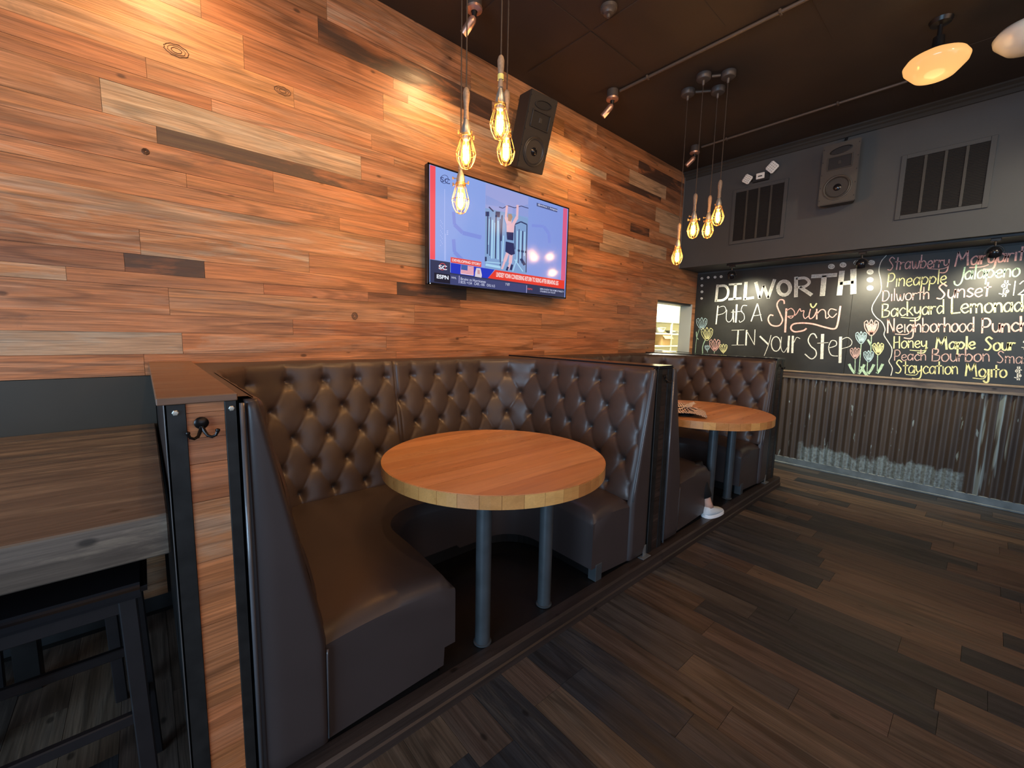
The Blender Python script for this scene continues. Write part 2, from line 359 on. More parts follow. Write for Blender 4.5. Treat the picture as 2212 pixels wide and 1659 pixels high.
# ------------------------------------------------------------------ room shell
W, LX, SX, SZ, ZC = 2.675, 5.648, 5.118, 2.32, 3.453
YR, XB = -4.4, -3.5
ST = dict(kind='structure')
HX0, HX1, HZ0, HZ1 = 4.66, 5.56, 1.262, 1.900           # kitchen pass-through
wall_l = bm_new()
box(wall_l, XB, HX0, W + 0.02, W + 0.165, 0, ZC); box(wall_l, HX1, LX + 0.1, W + 0.02, W + 0.165, 0, ZC)
box(wall_l, HX0, HX1, W + 0.02, W + 0.165, 0, HZ0); box(wall_l, HX0, HX1, W + 0.02, W + 0.165, HZ1, ZC)
wall_left = obj('wall_left', wall_l, M['black'], **ST)
floor = boxo('floor', plain('floor_underlay', (0.016, 0.013, 0.011), 0.5, var=0.3), None, XB, LX + 0.1, YR, W + 0.1, -0.06, -0.008, **ST)
ceiling = boxo('ceiling', M['ceiling'], None, XB, LX + 0.1, YR, W + 0.1, ZC, ZC + 0.08, **ST)
wall_back = boxo('wall_back', M['wall_dark'], None, LX, LX + 0.1, YR, W + 0.1, 0, ZC, **ST)
soffit = boxo('wall_soffit', M['wall_dark'], None, SX, LX, YR, W - 0.001, SZ, ZC, **ST)
# wall behind the camera and wall on the right, each with street windows
wr = bm_new(); y0 = YR - 0.1
box(wr, XB, LX + 0.1, y0, YR, 0, 0.6); box(wr, XB, LX + 0.1, y0, YR, 2.5, ZC); box(wr, XB, -1.4, y0, YR, 0.6, 2.5); box(wr, 3.0, LX + 0.1, y0, YR, 0.6, 2.5)
obj('wall_right', wr, M['wall_dark'], **ST)
wb = bm_new()
box(wb, XB - 0.1, XB, YR, W + 0.1, 0, 0.6); box(wb, XB - 0.1, XB, YR, W + 0.1, 2.5, ZC); box(wb, XB - 0.1, XB, YR, -2.2, 0.6, 2.5); box(wb, XB - 0.1, XB, 1.0, W + 0.1, 0.6, 2.5)
obj('wall_rear', wb, M['wall_dark'], **ST)
for nm, bars in (('window_1', [(0, x, -4.47, -4.43) for x in (-1.4, 0.05, 1.5, 2.96)]), ('window_2', [(1, y, -3.57, -3.53) for y in (-2.2, -0.62, 0.96)])):
    b = bm_new()
    for ax, p, d0, d1 in bars:
        if ax == 0: box(b, p, p + 0.04, d0, d1, 0.6, 2.5)
        else: box(b, d0, d1, p, p + 0.04, 0.6, 2.5)
    if bars[0][0] == 0: box(b, -1.4, 3.0, -4.47, -4.43, 0.6, 0.64); box(b, -1.4, 3.0, -4.47, -4.43, 2.46, 2.5)
    else: box(b, -3.57, -3.53, -2.2, 1.0, 0.6, 0.64); box(b, -3.57, -3.53, -2.2, 1.0, 2.46, 2.5)
    obj(nm, b, M['black_metal'], **ST)

# ------------------------------------------------------------------ wall planks (courses and joints as they run in the room)
C = {'o': (0.42, 0.165, 0.062), 'b': (0.33, 0.145, 0.065), 'r': (0.30, 0.100, 0.040), 'l': (0.46, 0.235, 0.110), 'y': (0.50, 0.255, 0.100),
     'g': (0.44, 0.33, 0.21), 'd': (0.150, 0.062, 0.032), 'k': (0.055, 0.036, 0.028), 'p': (0.42, 0.20, 0.11)}
_mean = (0.42, 0.175, 0.070)
for _k in C:
    _t = {'k': 0.10, 'd': 0.35, 'g': 0.30}.get(_k, 0.50); C[_k] = tuple(c * (1 - _t) + m_ * _t for c, m_ in zip(C[_k], _mean))
ZR = [1.215, 1.318, 1.422, 1.508, 1.64, 1.70, 1.785, 1.90, 2.05, 2.13, 2.195, 2.305, 2.38, 2.52, 2.58, 2.668, 2.775, 2.935, 2.99, 3.055, 3.2, 3.33, 3.453]
# each course: (end x, colour, weathering)
ROWS = [
 [(0.0,'o',.2),(1.3,'o',.1),(2.75,'r',.2),(3.9,'o',.1),(5.65,'b',.2)],
 [(0.15,'g',.95),(1.23,'o',.35),(2.6,'o',.1),(3.9,'r',.2),(5.65,'l',.5)],
 [(0.66,'b',.1),(1.9,'r',.2),(3.2,'o',.1),(4.2,'r',.1),(5.65,'r',.1)],
 [(0.11,'b',.25),(1.44,'l',.25),(2.7,'o',.1),(4.1,'b',.1),(5.65,'b',.1)],
 [(-0.23,'y',.7),(0.52,'b',.1),(1.11,'r',.1),(1.82,'d',.1),(3.0,'o',.0),(5.65,'b',.1)],
 [(-0.04,'d',.1),(0.26,'r',1.9),(1.31,'o',.1),(1.88,'r',1.9),(3.21,'o',.1),(3.85,'b',.1),(4.07,'d',0),(5.65,'r',.1)],
 [(0.02,'b',.6),(0.76,'l',.8),(2.2,'o',.05),(3.3,'b',.1),(4.17,'o',.2),(5.65,'b',.15)],
 [(1.23,'l',.55),(2.1,'g',.6),(2.95,'b',.2),(4.3,'r',.2),(5.65,'b',.1)],
 [(0.94,'o',.1),(2.3,'o',.15),(3.24,'d',.3),(4.4,'r',.2),(5.65,'b',.2)],
 [(0.21,'b',.3),(1.4,'o',.05),(2.9,'b',.1),(4.0,'b',.2),(5.65,'r',.1)],
 [(0.59,'r',.15),(1.9,'o',.15),(3.1,'l',.1),(4.3,'o',.1),(5.65,'b',.1)],
 [(0.11,'b',.3),(1.25,'r',1.9),(2.3,'b',.3),(3.49,'d',.2),(4.01,'g',.35),(4.8,'b',.3),(5.65,'b',.1)],
 [(-0.07,'b',.2),(1.08,'g',.85),(2.3,'p',.2),(3.54,'b',.2),(4.79,'g',.45),(5.65,'r',.2)],
 [(0.33,'r',.05),(1.3,'p',.35),(2.6,'b',.3),(3.54,'l',.15),(4.42,'r',.1),(5.65,'d',.2)],
 [(0.09,'r',.05),(1.15,'b',.2),(2.4,'b',.1),(4.01,'o',.1),(4.39,'r',1.9),(5.65,'b',.2)],
 [(0.71,'y',.2),(2.0,'l',.25),(2.99,'y',.2),(3.56,'b',.1),(4.6,'b',.1),(5.12,'g',.2)],
 [(0.48,'y',.1),(1.23,'r',.05),(2.25,'y',.4),(3.31,'l',.5),(4.50,'d',.2),(5.12,'g',.15)],
 [(0.31,'l',.2),(1.40,'r',.05),(2.5,'g',.3),(3.08,'y',.2),(4.2,'b',.2),(5.12,'b',.1)],
 [(0.31,'y',.15),(1.3,'r',.05),(2.3,'l',.2),(3.55,'g',.85),(4.6,'r',1.9),(5.12,'b',.2)],
 [(0.85,'r',.1),(2.1,'r',1.9),(3.15,'y',.3),(3.94,'b',.2),(4.7,'g',.25),(5.12,'d',.1)],
 [(0.9,'b',.15),(1.9,'p',.55),(2.91,'y',.2),(4.1,'b',.3),(5.12,'r',1.9)],
 [(0.6,'r',.1),(2.2,'b',.2),(3.37,'l',.1),(5.12,'b',.1)],
]
def plank(name, mat, parent, x0, x1, y0, y1, z0, z1, col, a=0.0, g=0.0006, jit=0.06):
    b = bm_new(); box(b, x0 + g, x1 - g, y0, y1, z0 + g, z1 - g)
    o = obj(name, b, mat, parent); j = 1 + random.uniform(-jit, jit)
    o.color = (col[0] * j, col[1] * j, col[2] * j, a); return o
for i, row in enumerate(ROWS):
    x = -2.2; z0, z1 = ZR[i], ZR[i + 1]
    first = True
    for xe, c, a in row:
        xs = x
        if first and xe > -0.2:
            xm = -1.0 + random.uniform(-0.25, 0.25)
            plank('plank', M['wall_wood'], wall_left, xs, xm, W - random.uniform(0, 0.0025), W + 0.02, z0, z1, C[random.choice('obry')], 0.1); xs = xm
        first = False
        pieces = [(xs, xe)]
        if z1 <= 1.91 and xe > HX0:
            pieces = ([(xs, HX0)] if xs < HX0 - 0.05 else []) + [(max(HX1, xs), LX)]
        elif xe > 5.6: pieces = [(xs, LX)]
        for p0, p1 in pieces: plank('plank', M['wall_wood'], wall_left, p0, p1, W - random.uniform(0, 0.0025), W + 0.02, z0, z1, C[c], a)
        x = xe
# pieces under the soffit line stop at it; low planks behind the high table
for z0, z1, cuts in ((0.085, 0.155, (-2.2, -0.9, 0.02)), (0.155, 0.265, (-2.2, -1.3, -0.3, 0.02)), (0.265, 0.38, (-2.2, -1.0, 0.02)), (0.38, 0.50, (-2.2, -0.6, 0.02))):
    for a_, b_ in zip(cuts, cuts[1:]): plank('plank', M['wall_wood'], wall_left, a_, b_, W, W + 0.02, z0, z1, C[random.choice('bl')], 0.3)
boxo('wall_panel', M['black_panel'], wall_left, -2.2, 0.03, W - 0.004, W + 0.02, 0.50, 1.213)
M['knot'] = plain('dark_wood_knot', (0.11, 0.055, 0.028), 0.5, var=0.5, vscale=120)
for kx_, kz_, ra, rb in ((0.205, 2.745, 0.046, 0.026), (0.655, 2.735, 0.040, 0.020), (0.065, 2.255, 0.012, 0.012), (1.02, 1.545, 0.018, 0.022), (3.0, 2.88, 0.03, 0.016)):
    b = bm_new(); n_ = 28
    for q_, w_ in ((1.0, 0.0035), (0.72, 0.0022), (0.42, 0.003)):
        P_ = [(kx_ + ra * q_ * math.cos(2 * PI * i / n_) * (1 + .06 * math.sin(3 * i)), W - 0.0028, kz_ + rb * q_ * math.sin(2 * PI * i / n_) * (1 + .08 * math.cos(2 * i))) for i in range(n_)]
        tube(b, P_, w_ * 0.45 if ra > .015 else w_ * .9, 4, closed=True)
    obj('knot', b, M['knot'], wall_left)
# ceiling seams: a few painted tiles
for x0, x1, y0, y1 in ((2.35, 2.95, 1.95, 2.55), (2.35, 2.95, 1.33, 1.93), (1.72, 2.33, 1.95, 2.55), (2.97, 3.57, 0.0, 0.9), (4.3, 4.9, -0.4, 0.5)):
    boxo('ceiling_tile', M['ceiling'], ceiling, x0, x1, y0, y1, ZC - 0.004, ZC - 0.0003, 0.0015)

# ------------------------------------------------------------------ floor planks (run across the room)
PW, PL = 0.152, 0.92
FC = [(0.080, 0.052, 0.037), (0.068, 0.044, 0.033), (0.095, 0.063, 0.042), (0.026, 0.025, 0.027), (0.020, 0.021, 0.024), (0.046, 0.037, 0.033), (0.034, 0.030, 0.029), (0.074, 0.047, 0.034)]
nfl = 0
k = -8
while k < 38:
    x0 = 1.879 - 11 * PW + k * PW - 0.05; x1 = min(x0 + PW, LX - 0.022); k += 1
    if x0 > LX - 0.04: break
    top = 1.272 if (x0 > 0.13 and x1 < 4.74) else 2.66
    bot = -1.35 if x0 > -0.2 else 0.7
    y = top + random.uniform(0.0, PL); y = min(y, top + random.uniform(0, PL))
    ys = top; first = PL * random.uniform(0.2, 1.0)
    y1 = ys; y0_ = ys - first
    while y1 > bot:
        b = bm_new(); box(b, x0 + 0.0007, x1 - 0.0007, max(y0_, bot - 0.2) + 0.0007, y1 - 0.0007, -0.008, random.uniform(-0.0008, 0.0))
        o = obj('floor_plank', b, M['floor_wood'], floor); c = random.choice(FC); j = random.uniform(0.85, 1.15) * 1.35
        o.color = (c[0] * j, c[1] * j, c[2] * j, random.uniform(0, 0.5)); nfl += 1
        y1 = y0_; y0_ -= PL * random.choice((1.0, 1.0, 0.75, 1.15))
bb = bm_new(); box(bb, LX - 0.022, LX, YR, W - 0.001, 0, 0.085, 0.002); box(bb, LX - 0.030, LX - 0.0, YR, W - 0.002, 0.0, 0.018, 0.003)
obj('baseboard_back', bb, M['baseboard'], **ST)
# crown moulding at the top of the soffit
cm = bm_new()
prism(cm, [(SX - 0.0, ZC - 0.0005), (SX - 0.045, ZC - 0.0005), (SX - 0.045, ZC - 0.014), (SX - 0.022, ZC - 0.030), (SX - 0.022, ZC - 0.045), (SX - 0.010, ZC - 0.055), (SX - 0.010, ZC - 0.085), (SX, ZC - 0.09)], 1, YR, W - 0.002)
obj('trim_1', cm, M['trim_dark'], **ST)
b = bm_new()
tube(b, [(SX - 0.008, W - 0.008, SZ), (SX - 0.008, W - 0.008, ZC - 0.05)], 0.006, 6); obj('trim_2', b, M['edge_steel'], **ST)

# ------------------------------------------------------------------ back wall: corrugated wainscot, ledge, chalkboard
b = bm_new(); step = 0.0085; n = int((2.6 - YR) / step); pv = None
for i in range(n + 1):
    y = 2.6 - i * step; x = LX - 0.014 - 0.0095 * math.cos(2 * PI * y / 0.0705)
    v = [b.verts.new((x, y, 0.085)), b.verts.new((x, y, 1.025))]
    if pv: b.faces.new([pv[0], v[0], v[1], pv[1]])
    pv = v
tag(obj('corrugated_panel', b, M['corrugated'], smooth='all'), 'dark painted corrugated metal wainscot worn to bare zinc near the floor', 'wall panel')
ledge = thing('ledge', 'grey brown weathered wooden ledge rail under the chalkboard', 'ledge', (LX, 0, 1.02))
o = boxo('rail', M['ledge_wood'], ledge, LX - 0.030, LX - 0.0005, YR, W - 0.002, 1.020, 1.088, 0.003); o.color = (0.15, 0.12, 0.095, 0.3)
o = boxo('lip', M['ledge_wood'], ledge, LX - 0.048, LX - 0.0005, YR, W - 0.002, 1.088, 1.108, 0.004); o.color = (0.19, 0.14, 0.10, 0.3)
board = thing('chalkboard', 'black chalkboard wall with hand lettered spring cocktail menu and tulips', 'chalkboard', (LX, 0, 1.108))
BX = LX - 0.016
boxo('panel', M['board'], board, BX, LX - 0.0005, YR, 1.00, 1.109, 2.30, 0.001)
boxo('panel', M['board'], board, BX, LX - 0.0005, 1.002, W - 0.002, 1.109, 2.30, 0.001)

def smooth_pts(p, sub=6):
    if len(p) < 3: return [tuple(q) for q in p]
    P = [p[0]] + list(p) + [p[-1]]; out = []
    for i in range(1, len(P) - 2):
        a, b_, c, d = [np.array(q, float) for q in P[i - 1:i + 3]]
        for s in range(sub):
            t = s / sub
            out.append(tuple(0.5 * ((2 * b_) + (-a + c) * t + (2 * a - 5 * b_ + 4 * c - d) * t * t + (-a + 3 * b_ - 3 * c + d) * t ** 3)))
    out.append(tuple(p[-1])); return out
def ribbon(bm, pts, w, X, closed=False):
    """pts = (y,z) on the board, w in metres; slightly raised chalk stroke"""
    pts = [np.array(p) for p in pts]; n = len(pts); Lf = []
    for i, p in enumerate(pts):
        a = pts[i - 1] if (i or closed) else pts[0]; c = pts[(i + 1) % n] if (i < n - 1 or closed) else pts[-1]
        d = c - a; l = np.linalg.norm(d); d = d / l if l > 1e-9 else np.array([1.0, 0])
        nrm = np.array([-d[1], d[0]]) * w / 2
        ext = d * w * 0.2 * (-1 if (i == 0 and not closed) else (1 if (i == n - 1 and not closed) else 0))
        q = p + ext
        Lf.append((bm.verts.new((X, q[0] + nrm[0], q[1] + nrm[1])), bm.verts.new((X, q[0] - nrm[0], q[1] - nrm[1]))))
    for i in range(n if closed else n - 1):
        a, c = Lf[i], Lf[(i + 1) % n]; bm.faces.new([a[0], a[1], c[1], c[0]])
def BD(ox, oy, s):
    def f(p): q = at(ox + p[0] / s, oy + p[1] / s, 0, BX); return (q[1], q[2])
    return f
c4, c5 = BD(1400, 500, 4.424), BD(1800, 500, 4.74)
MPP = float(abs(c5((500, 500))[0] - c5((600, 500))[0])) / 100        # metres per crop pixel
lay = [0]
def strokes(name, mat, f, lst, **props):
    bm = bm_new(); lay[0] += 1
    for s_ in lst:
        pts, w = s_[0], s_[1]; cl = len(s_) > 2 and s_[2]
        pp = smooth_pts(pts) if not cl else pts
        ribbon(bm, [f(p) for p in pp], w * MPP, BX - 0.0012 - 0.00002 * lay[0], cl)
    return obj(name, bm, mat, board, **props)
def ell(cx, cy, rx, ry, n=18): return [(cx + rx * math.cos(2 * PI * i / n), cy + ry * math.sin(2 * PI * i / n)) for i in range(n)]
# big block letters: bright outline, smudged fill
D_ = [([(665,512),(648,668)],32),([(668,522),(735,520),(765,560),(757,620),(715,655),(652,660)],30),
      ([(775,507),(893,500)],20),([(836,505),(826,648)],38),([(772,648),(888,638)],26),
      ([(936,488),(924,650)],42),([(925,645),(1008,632)],30),
      ([(1030,488),(1066,635)],40),([(1066,632),(1106,520)],34),([(1106,520),(1148,632)],36),([(1148,632),(1208,462)],38),
      (ell(1300,541,58,66),42,True),
      ([(1415,438),(1413,622)],40),([(1418,452),(1500,445),(1540,485),(1500,525),(1425,535)],30),([(1455,535),(1560,605)],38),
      ([(1568,430),(1797,415)],44),([(1683,428),(1666,608)],54),
      ([(1853,385),(1828,602)],54),([(1962,368),(1962,588)],58),([(1840,497),(1958,485)],44)]
strokes('chalk_letter_outline', M['ck_white'], c4, [tuple([d[0], d[1] + 9] + list(d[2:])) for d in D_])
strokes('chalk_letter', M['ck_grey'], c4, [tuple([d[0], d[1] - 4] + list(d[2:])) for d in D_], label='DILWORTH in chalk block letters')
strokes('chalk_lettering', M['ck_white'], c4, [
 ([(668,712),(650,885)],22),([(668,728),(725,715),(745,755),(715,785),(665,798)],8),
 ([(752,750),(748,840),(775,865),(805,830),(812,750)],11),([(815,748),(817,866)],14),([(848,700),(838,868)],26),([(795,772),(900,762)],8),
 ([(945,708),(905,710),(890,760),(915,790),(918,840),(880,868),(870,850)],9),
 ([(1045,690),(985,858)],17),([(1047,690),(1087,856)],12),([(1000,808),(1082,795)],8),
 ([(798,945),(918,940)],7),([(862,942),(852,1085)],22),([(800,1086),(916,1084)],7),
 ([(942,945),(935,1087)],24),([(942,948),(1015,1083)],8),([(1022,938),(1016,1085)],11),
 ([(1070,1003),(1150,1080)],24),([(1175,992),(1150,1085),(1110,1187)],9),
 (ell(1222,1075,44,70),14,True),([(1275,1008),(1270,1110),(1298,1155),(1335,1100)],8),([(1347,1000),(1337,1155)],26),
 ([(1384,1000),(1378,1158)],28),([(1395,1060),(1420,1012),(1452,1025)],8),
 ([(1612,1018),(1590,980),(1555,985),(1530,1040),(1555,1095),(1600,1135),(1605,1185),(1560,1218),(1500,1172)],15),
 ([(1668,985),(1660,1215)],38),([(1618,1068),(1722,1062)],8),
 ([(1722,1115),(1795,1090),(1795,1050),(1752,1045),(1725,1110),(1750,1180),(1812,1190)],11),
 ([(1840,1010),(1834,1252)],34),([(1848,1035),(1905,1012),(1948,1050),(1930,1095),(1852,1120)],8)], label='PUTS A and IN YOUR STEP in white chalk')
strokes('chalk_lettering', M['ck_pink'], c4, [
 ([(1302,690),(1295,658),(1258,655),(1232,705),(1265,790),(1285,850),(1250,900),(1180,895),(1148,845),(1165,800),(1195,803)],20),
 ([(1322,738),(1310,962)],26),([(1322,760),(1368,735),(1402,780),(1370,828),(1332,812)],11),([(1332,812),(1405,800),(1440,752),(1452,738),(1462,762),(1490,758),(1484,800),(1500,832),(1530,810)],12),
 ([(1552,742),(1538,808),(1552,834),(1585,812),(1605,770)],14),([(1612,742),(1612,838)],18),([(1612,790),(1655,748),(1692,760),(1700,828),(1730,815)],13),
 ([(1800,752),(1745,740),(1722,785),(1760,822),(1802,785)],12),([(1838,715),(1812,880),(1780,930),(1690,915),(1580,885),(1480,875),(1390,885),(1365,925),(1400,958),(1480,948),(1512,928)],22)],
 label='Spring in pink script')
dots = [(515,450,17,15),(575,440,17,14),(640,437,18,15),(698,432,18,15),(515,517,17,15),(515,577,17,15),(512,640,16,14)]
for a, b_, c, d in dots: strokes('chalk_dot', M['ck_white'], c4, [(ell(a, b_, c * .5, d * .5, 10), c * 1.0, True)])
for a, b_ in ((1752,335),(1863,320),(1995,300),(2135,298),(2122,387),(2122,462),(2122,540)):
    strokes('chalk_dot', M['ck_grey'], c4, [(ell(a, b_, 10, 8, 8), 20, True)]); strokes('chalk_dot', M['ck_white'], c4, [(ell(a, b_, 27, 20, 14), 14, True)])
strokes('chalk_line', M['ck_white'], c5, [([(545,245),(490,310),(468,400),(487,500),(490,600),(440,690),(402,760),(400,820),(440,880),(500,930),(530,1000),(520,1060),(562,1130),(600,1200),(592,1280),(570,1330),(605,1400),(590,1475)],9)])
def tulip(f, cx, cy, r, mat, stem=None, smat=None, sw=8, leaves=()):
    s = [([(cx-r,cy-r*.75),(cx-r*.85,cy+r*.2),(cx,cy+r*1.15),(cx+r*.85,cy+r*.2),(cx+r,cy-r*.75)],9),
         ([(cx-r,cy-r*.75),(cx-r*.6,cy-r*1.0),(cx-r*.35,cy-r*.45),(cx,cy-r*1.15),(cx+r*.35,cy-r*.45),(cx+r*.6,cy-r*1.0),(cx+r,cy-r*.75)],9)]
    nn = max(3, int(r / 9))
    for i in range(nn):
        t = -0.75 + 1.5 * i / (nn - 1)
        s.append(([(cx+r*t,cy-r*.55),(cx+r*t*.75+3,cy+r*.1),(cx+r*t*.3,cy+r*.85)], 5 + r * .09))
    if stem: strokes('chalk_stem', smat, f, [(stem, sw)] + [(l_, lw) for l_, lw in leaves])
    strokes('chalk_tulip', mat, f, s)
G, Bc, Yc, Pk, Wc = M['ck_green'], M['ck_blue'], M['ck_yellow'], M['ck_pink'], M['ck_white']
tulip(c4, 513, 880, 50, Bc, [(490,935),(465,1020),(450,1160)], G, 8, [([(462,960),(465,1010),(480,1030)],14)])
tulip(c4, 563, 980, 55, Yc, [(545,1040),(522,1100),(522,1165)], G, 14)
tulip(c4, 637, 1085, 50, Pk, [(635,1140),(632,1165)], G, 8)
tulip(c4, 565, 1112, 22, Bc, [(568,1135),(568,1155)], Bc, 8)
tulip(c4, 720, 1117, 36, Yc, [(720,1150),(720,1168)], Yc, 8)
LV = lambda x, y, s_: ([(x, y + 90), (x + s_ * 30, y + 50), (x + s_ * 55, y)], 30)
tulip(c5, 390, 985, 72, Pk, [(392,1060),(385,1220),(380,1280)], G, 9, [([(390,1170),(355,1110)],22)])
tulip(c5, 285, 1088, 55, Bc, [(287,1140),(275,1300),(262,1450)], G, 9, [LV(262, 1365, 1)])
tulip(c5, 460, 1200, 55, Yc, [(455,1255),(450,1450)], G, 9, [LV(450, 1360, 1)])
tulip(c5, 225, 1245, 50, M['ck_rose'], [(225,1300),(222,1450)], G, 9, [LV(218, 1360, -1)])
tulip(c5, 362, 1278, 50, Bc, [(352,1330),(345,1455)], G, 9, [LV(345, 1385, -1), LV(360, 1365, 1)])
strokes('chalk_heart', Yc, c4, [([(1553,690),(1560,715),(1575,728)],18),([(1610,688),(1595,712),(1578,728)],18)])
# handwriting font: advance, strokes (x right, y up, x-height 1)
FN = {
 'a': (0.95, [[(.72,.80),(.42,1.0),(.06,.62),(.16,.08),(.52,.12),(.76,.65)],[(.78,1.0),(.76,.0)]]),
 'b': (0.95, [[(.08,1.75),(.08,0)],[(.08,.62),(.42,.98),(.80,.60),(.56,.04),(.10,.10)]]),
 'c': (0.85, [[(.74,.80),(.42,1.0),(.06,.52),(.34,.02),(.76,.20)]]),
 'd': (0.98, [[(.74,.82),(.42,1.0),(.06,.55),(.30,.02),(.74,.42)],[(.80,1.75),(.78,0)]]),
 'e': (0.88, [[(.10,.46),(.70,.62),(.54,.98),(.18,.82),(.08,.34),(.40,.0),(.76,.20)]]),
 'g': (0.95, [[(.72,.80),(.42,1.0),(.06,.60),(.20,.12),(.54,.16),(.76,.65)],[(.80,1.0),(.76,-.35),(.42,-.72),(-.3,-.62)]]),
 'h': (0.90, [[(.08,1.75),(.08,0)],[(.08,.55),(.42,.98),(.70,.78),(.72,0)]]),
 'i': (0.35, [[(.14,1.0),(.14,0)]]), 'j': (0.40, [[(.20,1.0),(.18,-.45),(-.12,-.72),(-.38,-.5)]]),
 'k': (0.85, [[(.08,1.75),(.08,0)],[(.66,1.05),(.10,.42)],[(.28,.58),(.72,.0)]]),
 'l': (0.35, [[(.14,1.75),(.14,0)]]),
 'm': (1.35, [[(.08,1.0),(.08,0)],[(.08,.6),(.34,.98),(.58,.80),(.60,0)],[(.60,.6),(.86,.98),(1.10,.80),(1.14,0)]]),
 'n': (0.90, [[(.08,1.0),(.08,0)],[(.08,.6),(.40,.98),(.68,.78),(.72,0)]]),
 'o': (0.92, [[(.42,1.0),(.08,.70),(.12,.15),(.48,.0),(.80,.40),(.70,.88),(.42,1.0)]]),
 'p': (0.95, [[(.10,1.0),(.04,-.72)],[(.10,.62),(.42,1.0),(.80,.66),(.58,.12),(.10,.16)]]),
 'r': (0.70, [[(.08,1.0),(.08,0)],[(.08,.5),(.30,.92),(.62,.90)]]),
 's': (0.75, [[(.62,.86),(.34,1.0),(.12,.74),(.36,.50),(.62,.26),(.36,.0),(.06,.14)]]),
 't': (0.70, [[(.34,1.6),(.30,0)],[(.02,1.02),(.66,1.06)]]),
 'u': (0.90, [[(.08,1.0),(.10,.28),(.36,.0),(.66,.32),(.72,1.0)],[(.72,.9),(.74,0)]]),
 'w': (1.20, [[(.06,1.0),(.22,.10),(.44,.08),(.56,.85)],[(.56,.80),(.66,.08),(.92,.10),(1.06,1.0)]]),
 'y': (0.90, [[(.06,1.0),(.10,.42),(.36,.22),(.66,.50)],[(.74,1.0),(.66,-.30),(.30,-.70),(-.45,-.66)]]),
 'B': (1.05, [[(.12,1.7),(.08,0)],[(.10,1.66),(.70,1.55),(.62,1.05),(.14,.88)],[(.14,.88),(.86,.70),(.72,.12),(.08,.02)]]),
 'D': (1.10, [[(.14,1.55),(.06,0)],[(.02,1.5),(.70,1.45),(.90,.75),(.55,.12),(.06,0)]]),
 'H': (1.05, [[(.10,1.7),(.08,0)],[(.80,1.7),(.82,0)],[(.08,.80),(.82,.92)]]),
 'J': (1.05, [[(.95,1.55),(.80,-.1),(.45,-.62),(.10,-.45),(.0,-.1)]]),
 'L': (0.95, [[(.14,1.7),(.12,.08)],[(.10,.04),(.90,.10)]]),
 'M': (1.55, [[(.06,0),(.24,1.65)],[(.24,1.65),(.66,.65)],[(.66,.65),(1.14,1.70)],[(1.14,1.70),(1.30,0)]]),
 'N': (1.10, [[(.08,0),(.12,1.7)],[(.12,1.7),(.82,.05)],[(.82,.05),(.86,1.75)]]),
 'P': (1.00, [[(.14,1.7),(.08,0)],[(.06,1.62),(.62,1.66),(.86,1.20),(.58,.72),(.12,.70)]]),
 'S': (1.00, [[(.86,1.45),(.50,1.72),(.18,1.36),(.46,.94),(.74,.50),(.46,.02),(.04,.10)]]),
 '$': (1.05, [[(.88,1.25),(.46,1.42),(.18,1.1),(.50,.82),(.80,.48),(.46,.12),(.04,.22)],[(.42,1.75),(.38,-.15)],[(.64,1.75),(.60,-.15)]]),
 '1': (0.50, [[(.2,1.7),(.18,0)]]), '2': (1.0, [[(.10,1.30),(.42,1.68),(.78,1.30),(.50,.60),(.06,.04)],[(.06,.04),(.86,.06)]]), ' ': (0.5, [])}
def write(txt, x0, y0, x1, y1, xh, w, mat, slant=0.08, under=()):
    tot = sum(FN[c][0] for c in txt); sx = math.hypot(x1 - x0, y1 - y0) / tot
    ux, uy = (x1 - x0) / (sx * tot), (y1 - y0) / (sx * tot); out = []; cur = 0
    for c in txt:
        adv, ss = FN[c]; dy = random.uniform(-.04, .04)
        for s_ in ss:
            out.append(([(x0 + (cur + px_ + slant * py_) * sx * ux + 0, y0 + (cur + px_) * sx * uy - (py_ + dy) * xh) for px_, py_ in s_], w * random.uniform(.85, 1.15)))
        cur += adv
    for u_ in under: out.append((u_, w * .7))
    strokes('chalk_lettering', mat, c5, out, label=txt + ' in chalk')
Ro = M['ck_rose']
write('Strawberry', 552,398,1190,362,78,11,Pk,.12,[[(965,380),(1090,386),(1160,368),(1182,330)]])
write('Margarita', 1240,358,2060,285,88,16,Pk,.1,[[(1395,370),(1520,362),(1590,340)]])
write('Pineapple', 548,572,1165,532,82,11,Yc); write('Jalapeno', 1240,500,1915,455,84,14,G,.1)
write('Dilworth', 500,715,990,690,70,10,Pk,.02); write('Sunset', 1055,690,1612,660,88,14,Pk); write('$12', 1690,655,2010,650,86,10,Wc)
write('Backyard', 495,880,1145,836,82,13,Yc,.0,[[(695,880),(850,886),(890,850)]]); write('Lemonade', 1200,842,2050,812,94,16,Yc,.0)
write('Neighborhood', 550,1036,1452,1026,84,13,Pk,.0,[[(635,1050),(750,1054),(790,1020)]]); write('Punch', 1515,1038,2010,1020,88,16,Pk,.0)
write('Honey', 615,1197,965,1190,72,12,Yc,.02,[[(785,1215),(920,1222),(965,1190)]]); write('Maple', 1045,1208,1462,1204,74,17,Yc,.02); write('Sour', 1545,1216,1868,1216,78,15,Yc,.02); write('$', 1925,1196,2010,1196,60,8,Wc)
write('Peach', 622,1322,958,1322,64,9,Ro,.0); write('Bourbon', 1005,1332,1612,1332,78,11,Ro,.0); write('Smash', 1675,1345,2080,1362,70,9,Ro,.0)
write('Staycation', 635,1452,1285,1462,78,12,Yc,.0,[[(745,1465),(840,1470),(870,1440)]]); write('Mojito', 1350,1478,1785,1498,78,16,Yc,.0,[[(1430,1500),(1540,1506),(1570,1450)]]); write('$', 1850,1510,1945,1512,72,9,Wc,.0)

